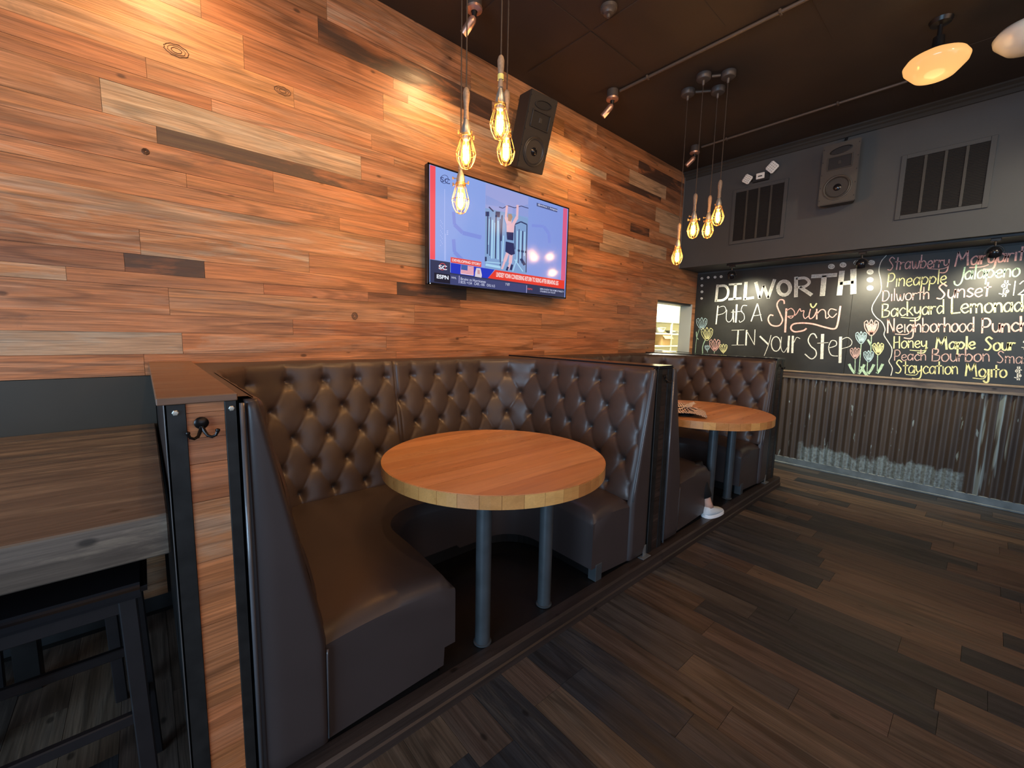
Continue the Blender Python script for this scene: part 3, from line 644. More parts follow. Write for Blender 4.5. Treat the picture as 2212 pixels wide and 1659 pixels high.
# ------------------------------------------------------------------ track light in front of the board
TX = SX + 0.07
track = thing('light_track', 'long black lighting track under the soffit above the chalkboard', 'track', (TX, 0, SZ))
boxo('rail', M['black_metal'], track, TX - 0.018, TX + 0.018, YR + 0.2, 2.12, SZ - 0.022, SZ - 0.0003, 0.002)
def track_head(y, lab):
    t = thing('track_spotlight', lab, 'spotlight', (TX, y, SZ - 0.022), 'spotlights on the track over the chalkboard')
    boxo('adapter', M['black_metal'], t, TX - 0.014, TX + 0.014, y - 0.03, y + 0.03, SZ - 0.045, SZ - 0.0222, 0.003)
    b = bm_new(); tube(b, [(TX, y, SZ - 0.045), (TX, y, SZ - 0.080)], 0.007, 8); obj('stem', b, M['black_metal'], t, True)
    zc = SZ - 0.130; b = bm_new(); tube(b, [(TX, y + 0.052 * math.cos(a), zc + 0.052 * math.sin(a)) for a in np.linspace(0, PI, 13)], 0.004, 6); obj('yoke', b, M['black_metal'], t, True)
    d = Vector((0.55, 0, -0.83)).normalized(); R4 = Vector((0, 0, -1)).rotation_difference(d).to_matrix().to_4x4()
    b = bm_new(); lathe(b, [(0.0, 0.040), (0.022, 0.038), (0.038, 0.022), (0.044, 0.0), (0.043, -0.028), (0.036, -0.028), (0.036, -0.02)], (TX, y, zc), 20, R4, False); obj('lamp_head', b, M['black_gloss'], t, True)
    b = bm_new(); lathe(b, [(0.0, -0.020), (0.036, -0.020)], (TX, y, zc), 20, R4, False); obj('lens', b, M['track_lens'], t)
    light('SPOT', 'track_lamp', Vector((TX, y, zc)) + d * 0.035, 62, (1.0, 0.90, 0.64), Vector((TX, y, zc)) + d, spot_size=2.3, spot_blend=1.0, shadow_soft_size=0.03)
M['track_lens'] = emit('lamp_lens', (1.0, 0.85, 0.6), 6)
track_head(2.06, 'black globe spotlight at the left end of the track near the plank wall')
track_head(0.885, 'black globe spotlight on the track above the tall chalk letter H')
track_head(0.05, 'black globe spotlight on the track in front of the top cocktail line')

# ------------------------------------------------------------------ soffit fittings
def grille(y0, y1, z0, z1, lab):
    t = thing('air_grille', lab, 'vent', (SX, (y0 + y1) / 2, z0), 'air grilles on the soffit')
    boxo('backing', M['grille_dark'], t, SX - 0.006, SX - 0.0005, y0, y1, z0, z1)
    b = bm_new(); f = 0.035
    box(b, SX - 0.014, SX - 0.0005, y0 - f, y0, z0 - f, z1 + f, .002); box(b, SX - 0.014, SX - 0.0005, y1, y1 + f, z0 - f, z1 + f, .002)
    box(b, SX - 0.014, SX - 0.0005, y0, y1, z0 - f, z0, .002); box(b, SX - 0.014, SX - 0.0005, y0, y1, z1, z1 + f, .002); obj('frame', b, M['wall_dark'], t)
    for i in (1, 2, 3):
        y = y0 + (y1 - y0) * i / 4; boxo('bar', M['grille'], t, SX - 0.014, SX - 0.006, y - 0.010, y + 0.010, z0, z1, 0.002)
    b = bm_new(); z = z0 + 0.006
    while z < z1 - 0.004:
        vs = box(b, SX - 0.011, SX - 0.0062, y0, y1, z, z + 0.0022); z += 0.0125
    obj('louvre_blades', b, M['grille_dark'], t, kind='stuff')
grille(1.575, 2.05, 2.555, 3.08, 'dark slotted air grille on the soffit below the white emergency lamps')
grille(0.155, 0.64, 2.57, 3.045, 'dark slotted air grille on the soffit at the right')
# two-way loudspeakers
def speaker(name, lab, mt, c, w, h, d, R3, oval_on=True):
    """c = centre of the front face; R3 columns: right, into the wall, up"""
    t = thing(name, lab, 'speaker', c); T4 = Matrix.Translation(Vector(c)) @ R3.to_4x4()
    b = bm_new()
    vs = [b.verts.new(T4 @ Vector(p)) for p in ((-w/2,0,-h/2),(w/2,0,-h/2),(w/2,0,h/2),(-w/2,0,h/2),(-w*.36,d,-h*.47),(w*.36,d,-h*.47),(w*.36,d,h*.47),(-w*.36,d,h*.47))]
    for f in ((0,1,2,3),(4,7,6,5),(0,4,5,1),(1,5,6,2),(2,6,7,3),(3,7,4,0)): b.faces.new([vs[i] for i in f])
    bmesh.ops.bevel(b, geom=b.edges[:], offset=0.006, segments=2, affect='EDGES'); obj('cabinet', b, mt, t)
    F = Matrix.Rotation(PI / 2, 4, 'X')                     # lathe z axis -> -y (out of the front)
    def lt(nm, prof, cx, cz, mat, sxz=(1, 1), rot=0):
        b = bm_new(); lathe(b, prof, (0, 0, 0), 28, None, False)
        K = T4 @ Matrix.Translation((cx, 0, cz)) @ Matrix.Rotation(rot, 4, 'Y') @ Matrix.Diagonal((sxz[0], 1, sxz[1], 1)) @ F
        bmesh.ops.transform(b, matrix=K, verts=b.verts[:]); return obj(nm, b, mat, t, True)
    r = w * 0.37; cz = -h * 0.235
    lt('surround', [(r * 1.05, 0.0), (r * 1.05, 0.006), (r * 0.98, 0.009), (r * 0.90, 0.005)], 0, cz, mt)
    lt('woofer_cone', [(r * 0.90, 0.005), (r * 0.84, 0.009), (r * 0.78, 0.002), (r * 0.30, 0.0012)], 0, cz, M['cone'])
    lt('dust_cap', [(r * 0.30, 0.0012), (r * 0.22, 0.008), (0.0, 0.012)], 0, cz, M['black_gloss'])
    # horn: a recessed rectangle drawn by a raised rim
    hz, hw, hh = h * 0.17, w * 0.30, h * 0.095
    b = bm_new()
    for a in ((-hw-.008,hw+.008,hz+hh,hz+hh+.008),(-hw-.008,hw+.008,hz-hh-.008,hz-hh),(-hw-.008,-hw,hz-hh,hz+hh),(hw,hw+.008,hz-hh,hz+hh)):
        box(b, a[0], a[1], -0.009, 0.0, a[2], a[3], 0.002, T4)
    obj('horn_rim', b, mt, t)
    b = bm_new(); vo_ = [(-hw,-.0012,hz-hh),(hw,-.0012,hz-hh),(hw,-.0012,hz+hh),(-hw,-.0012,hz+hh)]; vi = [(-.012,-.0018,hz-.016),(.012,-.0018,hz-.016),(.012,-.0018,hz+.016),(-.012,-.0018,hz+.016)]
    A = [b.verts.new(T4 @ Vector(p)) for p in vo_]; Bv = [b.verts.new(T4 @ Vector(p)) for p in vi]
    for i in range(4): b.faces.new([A[i], A[(i+1) % 4], Bv[(i+1) % 4], Bv[i]])
    obj('horn', b, M['black'], t); b = bm_new(); box(b, -.013, .013, -.006, -.001, hz-.017, hz+.017, .002, T4); obj('horn_throat', b, M['cone'], t)
    lt('port', [(1.0, 0.0), (1.0, 0.005), (0.9, 0.007), (0.86, 0.001), (0.0, 0.0015)], 0, h * 0.365, M['black'], (w * 0.30, h * 0.055), -0.12)
    for sx_ in (-1, 1):
        for kz in range(5):
            b = bm_new(); box(b, sx_ * w * .455 - .003, sx_ * w * .455 + .003, -.003, 0.0, -h * .42 + kz * h * .21, -h * .42 + kz * h * .21 + .008, 0, T4); obj('screw', b, M['black'], t)
    return t
R3 = Matrix.Rotation(-0.052, 3, 'Z') @ Matrix.Rotation(0.306, 3, 'X')
speaker('wall_speaker', 'black box loudspeaker tilted down on the plank wall above the television', M['speaker_black'], (2.324, 2.402, 2.948), 0.267, 0.512, 0.185, R3)
R3 = Matrix.Rotation(-PI / 2, 3, 'Z')
t = speaker('wall_speaker', 'grey box loudspeaker on the dark soffit between the two air grilles', M['speaker_grey'], (4.93, 1.082, 3.000), 0.285, 0.545, 0.17, R3)
b = bm_new(); tube(b, [(5.05, 1.09, 3.26), (5.09, 1.09, 3.33), (5.117, 1.09, 3.36)], 0.012, 8); obj('bracket', b, M['black_metal'], t)
# the left one hangs on a bracket
# emergency light
t = thing('emergency_light', 'white twin-head emergency light above the left air grille', 'emergency light', (SX, 1.81, 3.20))
boxo('housing', M['black'], t, SX - 0.03, SX - 0.0005, 1.725, 1.885, 3.145, 3.215, 0.004)
boxo('front_plate', M['white_plastic'], t, SX - 0.045, SX - 0.0302, 1.765, 1.845, 3.165, 3.225, 0.003)
boxo('label_strip', M['cone'], t, SX - 0.0465, SX - 0.0452, 1.785, 1.825, 3.185, 3.197)
for yc, zc, s_, r_ in ((1.925, 3.185, 0.042, 0.62), (1.688, 3.245, 0.048, 0.80)):
    K = Matrix.Translation((SX - 0.06, yc, zc)) @ Matrix.Rotation(r_, 4, 'X')
    b = bm_new(); box(b, -0.014, 0.014, -s_, s_, -s_, s_, 0.008, K); h_ = obj('lamp_head', b, M['white_plastic'], t)
    b = bm_new()
    for i in range(4):
        for j in range(4):
            box(b, -0.0155, -0.0142, -s_ * .7 + i * s_ * .45, -s_ * .7 + i * s_ * .45 + .006, -s_ * .7 + j * s_ * .42, -s_ * .7 + j * s_ * .42 + .006, 0, K)
    obj('reflector_dots', b, M['cone'], h_)
    b = bm_new(); tube(b, [(SX - 0.048, yc, zc), (SX - 0.0005, yc + (1.81 - yc) * .4, zc - .02)], 0.006, 6); obj('arm', b, M['black_metal'], t)

# ------------------------------------------------------------------ ceiling conduits and spots
def conduit(x, y0, y1, lab):
    t = thing('conduit', lab, 'conduit', (x, y0, ZC), 'conduits on the ceiling')
    b = bm_new(); tube(b, [(x, y0, ZC - 0.012), (x, y1, ZC - 0.012)], 0.011, 8); obj('pipe', b, M['conduit'], t, True)
    y = y0 - 0.25
    while y > y1:
        boxo('clip', M['conduit'], t, x - 0.02, x + 0.02, y - 0.008, y + 0.008, ZC - 0.026, ZC - 0.0005, 0.003); y -= 0.9
conduit(3.05, 2.20, 0.30, 'thin brown conduit across the ceiling, ending at the middle spotlight')
conduit(4.52, 2.20, 0.62, 'thin brown conduit across the ceiling nearest the soffit')
def ceiling_spot(x, y, tgt, lab):
    t = thing('ceiling_spotlight', lab, 'spotlight', (x, y, ZC), 'small ceiling spotlights along the plank wall')
    b = bm_new(); lathe(b, [(0.046, -0.0005), (0.046, -0.052), (0.042, -0.056)], (x, y, ZC), 16); obj('canopy', b, M['cup'], t, True)
    b = bm_new(); lathe(b, [(0.042, -0.056), (0.050, -0.062), (0.048, -0.074), (0.026, -0.080), (0.020, -0.082)], (x, y, ZC), 16, None, False); obj('collar', b, M['copper'], t, True)
    b = bm_new(); tube(b, [(x, y, ZC - 0.07), (x, y, ZC - 0.115)], [0.018, 0.013], 10); obj('knuckle', b, M['black_metal'], t, True)
    p0 = Vector((x, y, ZC - 0.112)); d = (Vector(tgt) - p0).normalized()
    b = bm_new(); tube(b, [p0 - d * 0.005, p0 + d * 0.01, p0 + d * 0.022, p0 + d * 0.105], [0.012, 0.022, 0.025, 0.024], 16); obj('lamp_barrel', b, M['copper'], t, True)
for x, lab in ((1.62, 'small ceiling spotlight seen behind the hanging cords of the near lamp cluster'), (3.02, 'small copper-coloured ceiling spotlight at the end of the long conduit'), (4.48, 'small ceiling spotlight nearest the soffit, between the far lamp cords')):
    ceiling_spot(x, 2.25, (x - 0.12, 2.52, 3.05), lab)
t = thing('ceiling_sensor', 'round black smoke detector on the ceiling near the top of the picture', 'detector', (2.27, 1.75, ZC))
b = bm_new(); lathe(b, [(0.052, -0.0005), (0.050, -0.018), (0.036, -0.026), (0.030, -0.040), (0.012, -0.044), (0.010, -0.060), (0.0, -0.062)], (2.27, 1.75, ZC), 20, None, False); obj('body', b, M['cup'], t, True)

# ------------------------------------------------------------------ caged pendants
def make_pendant():
    t = thing('pendant_lamp', '', 'pendant lamp', (0, 0, 0))            # origin = bulb centre
    b = bm_new(); lathe(b, [(0.0, -0.052), (0.012, -0.050), (0.020, -0.040), (0.0235, -0.025), (0.023, -0.005), (0.019, 0.020), (0.014, 0.045), (0.0125, 0.058)], seg=20, cap=False); bulb = obj('bulb', b, M['bulb'], t, 'all')
    b = bm_new()
    for i in range(8):
        a, a2 = 2 * PI * i / 8, 2 * PI * (i + .5) / 8
        tube(b, [(.0135 * math.cos(a), .0135 * math.sin(a), -.034), (.0125 * math.cos(a2), .0125 * math.sin(a2), .028)], 0.0011, 4, False)
        tube(b, [(.0125 * math.cos(a2), .0125 * math.sin(a2), .028), (.0135 * math.cos(a2 + .39), .0135 * math.sin(a2 + .39), -.034)], 0.0011, 4, False)
    tube(b, [(0, 0, .06), (0, 0, -.03)], 0.0016, 5); obj('filament', b, M['filament'], bulb)
    b = bm_new(); lathe(b, [(0.014, 0.052), (0.017, 0.056), (0.021, 0.070), (0.0215, 0.092), (0.018, 0.112), (0.012, 0.128), (0.009, 0.140)], seg=18); obj('socket', b, M['zinc'], t, True)
    b = bm_new(); lathe(b, [(0.0225, 0.066), (0.026, 0.068), (0.026, 0.076), (0.0225, 0.078)], seg=18, cap=False)
    for s_ in (-1, 1):
        tube(b, [(s_ * .024, 0, .072), (s_ * .042, 0, .074)], 0.0022, 6); box(b, s_ * .042 - .0035, s_ * .042 + .0035, -.0015, .0015, .066, .083, .001)
    tube(b, [(0.018, 0.006, .098), (0.036, .012, .100)], 0.0022, 6); box(b, .035, .038, .006, .018, .094, .106, .001)
    obj('collar', b, M['cage'], t, True)
    b = bm_new(); prof = [(0.0235, 0.068), (0.030, 0.045), (0.043, 0.002), (0.0445, -0.010), (0.038, -0.038), (0.025, -0.062), (0.010, -0.070)]
    for i in range(10):
        a = 2 * PI * i / 10; tube(b, [(r * math.cos(a), r * math.sin(a), z) for r, z in prof], 0.0013, 4)
    for r, z in ((0.0445, -0.006), (0.010, -0.070), (0.0245, 0.066)): tube(b, [(r * math.cos(2 * PI * k / 20), r * math.sin(2 * PI * k / 20), z) for k in range(20)], 0.0014, 4, closed=True)
    obj('cage', b, M['cage'], t, 'all')
    b = bm_new(); lathe(b, [(0.009, 0.136), (0.013, 0.142), (0.0115, 0.152), (0.0105, 0.185), (0.0145, 0.225), (0.0155, 0.250), (0.011, 0.266), (0.005, 0.272)], seg=16); obj('wooden_handle', b, M['handle_wood'], t, True)
    return t
PP = []
proto = make_pendant()
TS = [proto] + [copy_tree(proto) for _ in range(7)]
LABP = 'caged pendant lamp of the %s cluster, %s'
PEN = [(1.235, 1.515, 2.37, 'near', 'highest of the four, with a yellow band', 1),
       (1.15, 1.65, 2.262, 'near', 'just above the lowest one', 0),
       (1.385, 1.65, 2.340, 'near', 'tucked right under the highest one', 2),
       (1.245, 1.83, 2.12, 'near', 'lowest, hanging in front of the television screen', 3),
       (3.46, 1.83, 2.14, 'far', 'lowest and leftmost, in front of the plank wall', 0),
       (3.345, 1.65, 2.312, 'far', 'second from the left, standing clear of the others', 3),
       (3.60, 1.65, 2.355, 'far', 'lower one of the overlapping pair', 2),
       (3.45, 1.51, 2.405, 'far', 'upper one of the overlapping pair', 1)]
for i, (x, y, z, cl, lb, rot) in enumerate(PEN):
    t = TS[i]
    t.location = (x, y, z); t.rotation_euler = (0, 0, rot * 0.7); t['label'] = LABP % (cl, lb); t['group'] = 'caged pendant lamps'
    ROOT[t.name] = Vector((0, 0, 0))
    top = ZC - z - 0.045
    b = bm_new(); tube(b, [(0, 0, 0.27), (0.0, 0.0, top)], 0.0032, 6); obj('cord', b, M['cord'], t)
    b = bm_new(); lathe(b, [(0.052, top + 0.0445), (0.052, top + 0.012), (0.046, top + 0.004), (0.012, top + 0.0), (0.009, top - 0.03), (0.004, top - 0.035)], seg=20); obj('canopy', b, M['cup'], t, True)
    light('POINT', 'pendant_glow', (x, y, z - 0.005), 9.0, (1.0, 0.54, 0.22), shadow_soft_size=0.016)
    if i == 0:
        b = bm_new(); lathe(b, [(0.0130, 0.172), (0.0136, 0.174), (0.0140, 0.192), (0.0136, 0.194)], seg=16); obj('band', b, plain('yellow_tape', (0.55, 0.55, 0.18), 0.5), t, True)
t = thing('conduit', 'short conduits joining the four black ceiling canopies of the far lamp cluster', 'conduit', (3.46, 1.66, ZC))
for p, q in (((3.494, 1.786), (3.566, 1.694)), ((3.379, 1.605), (3.416, 1.555))):
    b = bm_new(); tube(b, [(p[0], p[1], ZC - 0.018), (q[0], q[1], ZC - 0.018)], 0.010, 8); obj('pipe', b, M['conduit'], t, True)

# opal shade lamps
def opal(x, y, z, on, lab):
    t = thing('ceiling_lamp', lab, 'ceiling lamp', (x, y, z))
    b = bm_new(); lathe(b, [(0.050, 0.078), (0.095, 0.068), (0.140, 0.045), (0.156, 0.020), (0.150, -0.005), (0.120, -0.040), (0.100, -0.062), (0.060, -0.078), (0.0, -0.084)], (x, y, z), 40, None, False); obj('glass_shade', b, M['opal_lit' if on else 'opal_off'], t, 'all')
    b = bm_new(); lathe(b, [(0.054, 0.074), (0.056, 0.085), (0.050, 0.100), (0.030, 0.108), (0.028, 0.165), (0.012, 0.172), (0.012, ZC - z - 0.03), (0.05, ZC - z - 0.022), (0.058, ZC - z - 0.0005)], (x, y, z), 20); obj('stem', b, M['black_metal'], t, True)
opal(3.86, 0.405, 3.19, True, 'lit amber opal glass ceiling lamp at the upper right')
opal(3.93, 0.02, 3.215, False, 'unlit pale grey opal ceiling lamp cut by the right edge')
light('POINT', 'opal_glow', (3.86, 0.405, 2.98), 3, (1.0, 0.6, 0.28), shadow_soft_size=0.12)

# ------------------------------------------------------------------ television
TY = W - 0.12
tv = thing('television', 'flat television on the plank wall showing a sports news broadcast', 'television', (2.18, TY, 2.17))
X0, X1, Z0, Z1 = 1.478, 2.880, 1.778, 2.560
b = bm_new(); box(b, X0, X1, TY + 0.002, TY + 0.045, Z0, Z1, 0.004); obj('bezel', b, M['black_gloss'], tv)
boxo('wall_mount', M['black_metal'], tv, 1.9, 2.45, TY + 0.045, W - 0.005, 1.98, 2.36, 0.004)
b = bm_new(); box(b, X0, X1, TY - 0.0025, TY + 0.002, Z0, Z0 + 0.012); box(b, X0, X1, TY - 0.0025, TY + 0.002, Z1 - 0.010, Z1); box(b, X0, X0 + .010, TY - .0025, TY + .002, Z0, Z1); box(b, X1 - .010, X1, TY - .0025, TY + .002, Z0, Z1)
obj('bezel_rim', b, M['black_gloss'], tv)
def scr(name, col, s=1.0, gloss=True):
    m = bpy.data.materials.new(name); m.use_nodes = True; nt = m.node_tree; bs = nt.nodes['Principled BSDF']
    bs.inputs['Base Color'].default_value = (0.01, 0.01, 0.012, 1); bs.inputs['Roughness'].default_value = 0.12
    bs.inputs['Emission Color'].default_value = (*col, 1); bs.inputs['Emission Strength'].default_value = s; return m
def tvp(cx, cy, ly): q = at(900 + cx / 5.028, 330 + cy / 5.028, 1, TY); return (float(q[0]), TY - 0.0012 * ly, float(q[2]))
SCR = {}
def SC(h, s=1.0):
    k = (h, s)
    if k not in SCR: SCR[k] = scr('screen_' + h, srgb(h), s)
    return SCR[k]
def poly(name, h, pts, ly, **props):
    b = bm_new(); b.faces.new([b.verts.new(tvp(x, y, ly)) for x, y in pts]); return obj(name, b, SC(h), tv, **props)
def polys(name, h, lst, ly, **props):
    b = bm_new()
    for pts in lst: b.faces.new([b.verts.new(tvp(x, y, ly)) for x, y in pts])
    return obj(name, b, SC(h), tv, **props)
def line(p, q, w): 
    d = np.array(q, float) - p; n_ = np.array([-d[1], d[0]]); n_ = n_ / np.linalg.norm(n_) * w / 2; p, q = np.array(p, float), np.array(q, float)
    return [tuple(p + n_), tuple(q + n_), tuple(q - n_), tuple(p - n_)]
# blue-lavender backdrop with a soft vertical change of tone (it is what the screen shows)
b = bm_new(); b.faces.new([b.verts.new(p) for p in ((X0 + .01, TY - .0002, Z0 + .012), (X1 - .01, TY - .0002, Z0 + .012), (X1 - .01, TY - .0002, Z1 - .010), (X0 + .01, TY - .0002, Z1 - .010))])
m = scr('screen_backdrop', (0.3, 0.4, 0.9)); nt = m.node_tree; g = N(nt, 'ShaderNodeNewGeometry'); s_ = N(nt, 'ShaderNodeSeparateXYZ'); L(nt, g.outputs['Position'], s_.inputs[0])
r_ = N(nt, 'ShaderNodeMapRange'); r_.inputs[1].default_value = 1.4; r_.inputs[2].default_value = 2.9; L(nt, s_.outputs['X'], r_.inputs[0])
cr = N(nt, 'ShaderNodeValToRGB'); cr.color_ramp.elements[0].color = (*srgb('8CA8E8'), 1); cr.color_ramp.elements[1].color = (*srgb('8094DA'), 1)
L(nt, r_.outputs[0], cr.inputs[0]); L(nt, cr.outputs[0], nt.nodes['Principled BSDF'].inputs['Emission Color']); obj('screen', b, m, tv)
poly('screen_stripe', 'F0505E', [(143,132),(204,150),(200,1160),(143,1155)], 1)
poly('screen_stripe', 'D85C86', [(1592,598),(1636,612),(1612,1390),(1566,1378)], 1)
polys('watermark', '7E90DC', [line((400,640),(410,780),34), line((410,780),(500,870),40), line((500,870),(700,920),44), line((400,940),(410,1080),38), line((410,1080),(520,1190),40), line((1250,790),(1380,800),30), line((1380,800),(1435,880),34), line((1435,880),(1440,980),30)], 1)
polys('screen_rule', 'C9D2FF', [line((304,395),(302,1170),3), line((312,880),(312,1170),3), line((325,850),(342,850),5), line((325,868),(342,868),5), line((325,886),(342,886),5)], 1)
polys('screen_dots', 'B9C4F8', [line((255 + (i % 3) * 10, 735 + i * 18), (262 + (i % 3) * 10, 735 + i * 18), 7) for i in range(16)], 1)
poly('picture', '9AA2DA', [(748,328),(1212,482),(1192,1318),(736,1262)], 1)
polys('picture', '8C9CD8', [[(748,460),(960,560),(960,600),(748,560)], [(1040,600),(1212,560),(1212,720),(1040,660)]], 2)
poly('gym_backdrop', '7FA0CE', [(744,600),(1209,700),(1192,1318),(736,1262)], 2)
polys('gym_machine', '2E3A66', [line((770,640),(765,1100),14), line((800,700),(790,1120),8), line((880,640),(875,700),50), line((765,640),(765,690),40), line((860,680),(850,1150),14), line((905,720),(905,1240),10), line((925,680),(915,960),14), line((1060,780),(1130,750),14), line((1130,750),(1195,780),14), line((1195,780),(1185,1300),10), line((1065,790),(1065,1050),10), line((1110,830),(1100,1200),8), line((1150,850),(1140,1200),12), line((748,1130),(748,1180),20), line((1090,1060),(1185,1080),22), line((1130,1150),(1170,1220),30)], 3)
polys('gym_machine', 'A8D4F0', [line((785,720),(775,1000),8), line((820,730),(812,1150),16), line((845,760),(838,1150),10), line((880,740),(880,1160),14), line((940,900),(925,1180),12), line((1090,850),(1085,1180),10), line((1130,850),(1122,1150),10), line((1170,860),(1165,1120),10), line((745,1185),(905,1200),10), line((745,1215),(905,1245),26), line((1060,1160),(1150,1290),10), line((1085,1150),(1040,1290),10)], 4)
polys('pull_up_bar', '2F3560', [line((890,590),(930,605),8), line((930,605),(980,575),8), line((980,575),(1060,600),8), line((1060,600),(1130,580),8), line((1130,580),(1209,605),8), line((780,590),(830,640),14)], 5)
for q_ in [line((975,575),(962,700),24), line((962,700),(990,790),34), line((1090,568),(1085,700),24), line((1085,700),(1035,790),34), [(968,770),(1060,770),(1045,880),(972,880)], line((1010,680),(1008,770),34), line((985,1080),(950,1180),34), line((950,1180),(920,1265),22), line((1020,1100),(1010,1200),36), line((1010,1200),(985,1270),22)]: polys('figure_skin', 'E4B7C4', [q_], 6)
polys('figure_hair', 'A98A78', [[(985,670),(1020,665),(1035,700),(1015,750),(985,740)]], 7)
for q_ in [[(968,862),(1045,868),(1042,955),(975,945)], [(960,965),(1048,985),(1060,1100),(1020,1115),(955,1075)], line((985,1240),(970,1280),22), line((1030,1215),(1015,1275),24)]: polys('figure_clothing', '232B5C', [q_], 7)
poly('caption_box', '4B5580', [(1302,543),(1528,612),(1524,648),(1302,580)], 2)
poly('lower_bar', '2F3556', [(143,1157),(362,1190),(362,1300),(600,1330),(1605,1480),(1600,1590),(143,1418)], 2)
poly('lower_bar', '3C4372', [(362,1320),(1188,1435),(1190,1522),(362,1430)], 3)
poly('lower_bar', '14162A', [(188,1300),(360,1325),(360,1422),(188,1400)], 3)
poly('headline_tag', 'E2504A', [(366,1133),(700,1185),(698,1243),(366,1192)], 3)
poly('flag_box', '1E35C0', [(366,1195),(843,1270),(770,1365),(366,1305)], 3)
poly('headline_bar', 'E43A2C', [(850,1272),(1603,1388),(1600,1480),(770,1362)], 3)
polys('flag_stripe', 'E8C9D8', [[(478,1216),(616,1237),(614,1336),(472,1316)]], 4); polys('flag_stripe', 'D45068', [[(478,1222 + k * 15),(616,1243 + k * 15),(616,1249 + k * 15),(477,1228 + k * 15)] for k in range(6)], 5)
poly('flag_canton', '3E5FA8', [(478,1216),(548,1227),(546,1280),(476,1270)], 6)
polys('portrait', 'D8CCD8', [[(645,1250),(690,1256),(705,1330),(700,1358),(628,1345),(632,1300)]], 4); polys('portrait', 'C79A9E', [[(655,1270),(680,1274),(682,1320),(655,1318)]], 5)
polys('screen_rule', 'B7B3E8', [line((458,1335),(456,1418),6), line((1190,1440),(1188,1522),5)], 5)
polys('logo_ring', '2B3970', [line((300 + 42 * math.cos(a), 288 + 46 * math.sin(a)), (300 + 42 * math.cos(a + .42), 288 + 46 * math.sin(a + .42)), 5) for a in np.arange(0, 6.28, .42)], 2)
polys('logo_ring', 'E2504A', [line((276 + 34 * math.cos(a), 1238 + 36 * math.sin(a)), (276 + 34 * math.cos(a + .42), 1238 + 36 * math.sin(a + .42)), 6) for a in np.arange(0, 6.28, .42)], 4)
def text_on(name, s, h, x0, y0, x1, y1, hpx, ly, bold=0.0):
    """left baseline and right baseline in crop pixels"""
    a, c = tvp(x0, y0, ly), tvp(x1, y1, ly); u = tvp(x0, y0 - hpx, ly)
    cu = bpy.data.curves.new(name, 'FONT'); cu.body = s; cu.size = 1.0; cu.fill_mode = 'FRONT'; cu.offset = bold
    o = bpy.data.objects.new(name, cu); COL.objects.link(o); o.parent = tv
    bpy.context.view_layer.update(); wd, ht = max(o.dimensions.x, .01), 0.72
    o.scale = ((c[0] - a[0]) / wd, (u[2] - a[2]) / ht, 1); o.rotation_euler = (PI / 2, 0, 0)
    o.location = Vector(a) - Vector((2.18, TY, 2.17)); cu.materials.append(SC(h))
    me = bpy.data.meshes.new_from_object(o); o2 = bpy.data.objects.new(name, me); COL.objects.link(o2); o2.parent = tv
    o2.scale, o2.rotation_euler, o2.location = o.scale, o.rotation_euler, o.location; bpy.data.objects.remove(o); return o2
text_on('caption', 'DEVELOPING STORY', 'F4E4E4', 380,1178, 690,1226, 28, 5, .02)
text_on('caption', 'LINDSEY VONN CONSIDERING RETURN TO SKIING AFTER BREAKING LEG', 'F6E6E4', 858,1345, 1532,1448, 50, 5, .02)
text_on('caption', 'Bruins vs Hurricanes', 'C8CCE8', 470,1382, 742,1412, 30, 6, .01)
text_on('caption', 'BOS: +154   CAR: -185   O/U: 6.5', 'C8CCE8', 470,1418, 842,1464, 30, 6, .01)
text_on('caption', '7 ET', 'E0E0F0', 958,1440, 1004,1446, 26, 6, .01)
text_on('caption', 'ESPN', 'E8ECF8', 210,1362, 338,1375, 42, 6, .03)
text_on('caption', 'NHL', 'C8CCE8', 372,1365, 425,1372, 22, 6, .01)
text_on('caption', 'SC', 'EDEFFA', 232,1262, 322,1270, 46, 6, .02)
text_on('caption', 'SC', '2B3970', 250,312, 356,330, 56, 4, .01)
text_on('caption', 'ESPN', 'E2504A', 1198,1486, 1248,1492, 18, 6, .01)
text_on('caption', 'ESPN IS NOW THE HOME OF MLB.TV', 'C8CCE8', 1334,1488, 1590,1522, 20, 6, .01)
text_on('caption', 'STREAMING ON THE APP', 'C8CCE8', 1334,1512, 1500,1534, 16, 6, .01)
text_on('caption', '@workout  /  Instagram', 'DDE2FF', 1312,570, 1520,636, 18, 6, .01)
boxo('power_light', emit('power_led', (0.8, 0.9, 1.0), 3), tv, X0 + 0.012, X0 + 0.018, TY - .0035, TY - .0025, Z0 + .004, Z0 + .008)

# ------------------------------------------------------------------ booths
YE = 1.295                                   # front plane of partitions and booth ends
PLZ = 0.09
plat = thing('booth_platform', 'low black platform step carrying both booths', 'platform', (2.3, 1.27, 0))
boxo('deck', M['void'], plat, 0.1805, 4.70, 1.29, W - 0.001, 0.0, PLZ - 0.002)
for xa, xb in ((0.1805, 2.42), (2.42, 4.72)):
    b = bm_new(); prism(b, [(1.240, 0.0), (1.240, 0.030), (1.247, 0.036), (1.247, PLZ - 0.010), (1.256, PLZ), (1.315, PLZ + 0.001), (1.315, 0.0)], 0, xa + 0.001, xb - 0.001)
    o = obj('nosing_board', b, M['step_wood'], plat); o.color = (0.036, 0.024, 0.020, 0.0)
prs = bm_new(); box(prs, 4.701, 4.72, 1.316, W - 0.002, 0, PLZ, 0.002); o = obj('end_board', prs, M['step_wood'], plat); o.color = (0.03, 0.02, 0.017, 0.1)

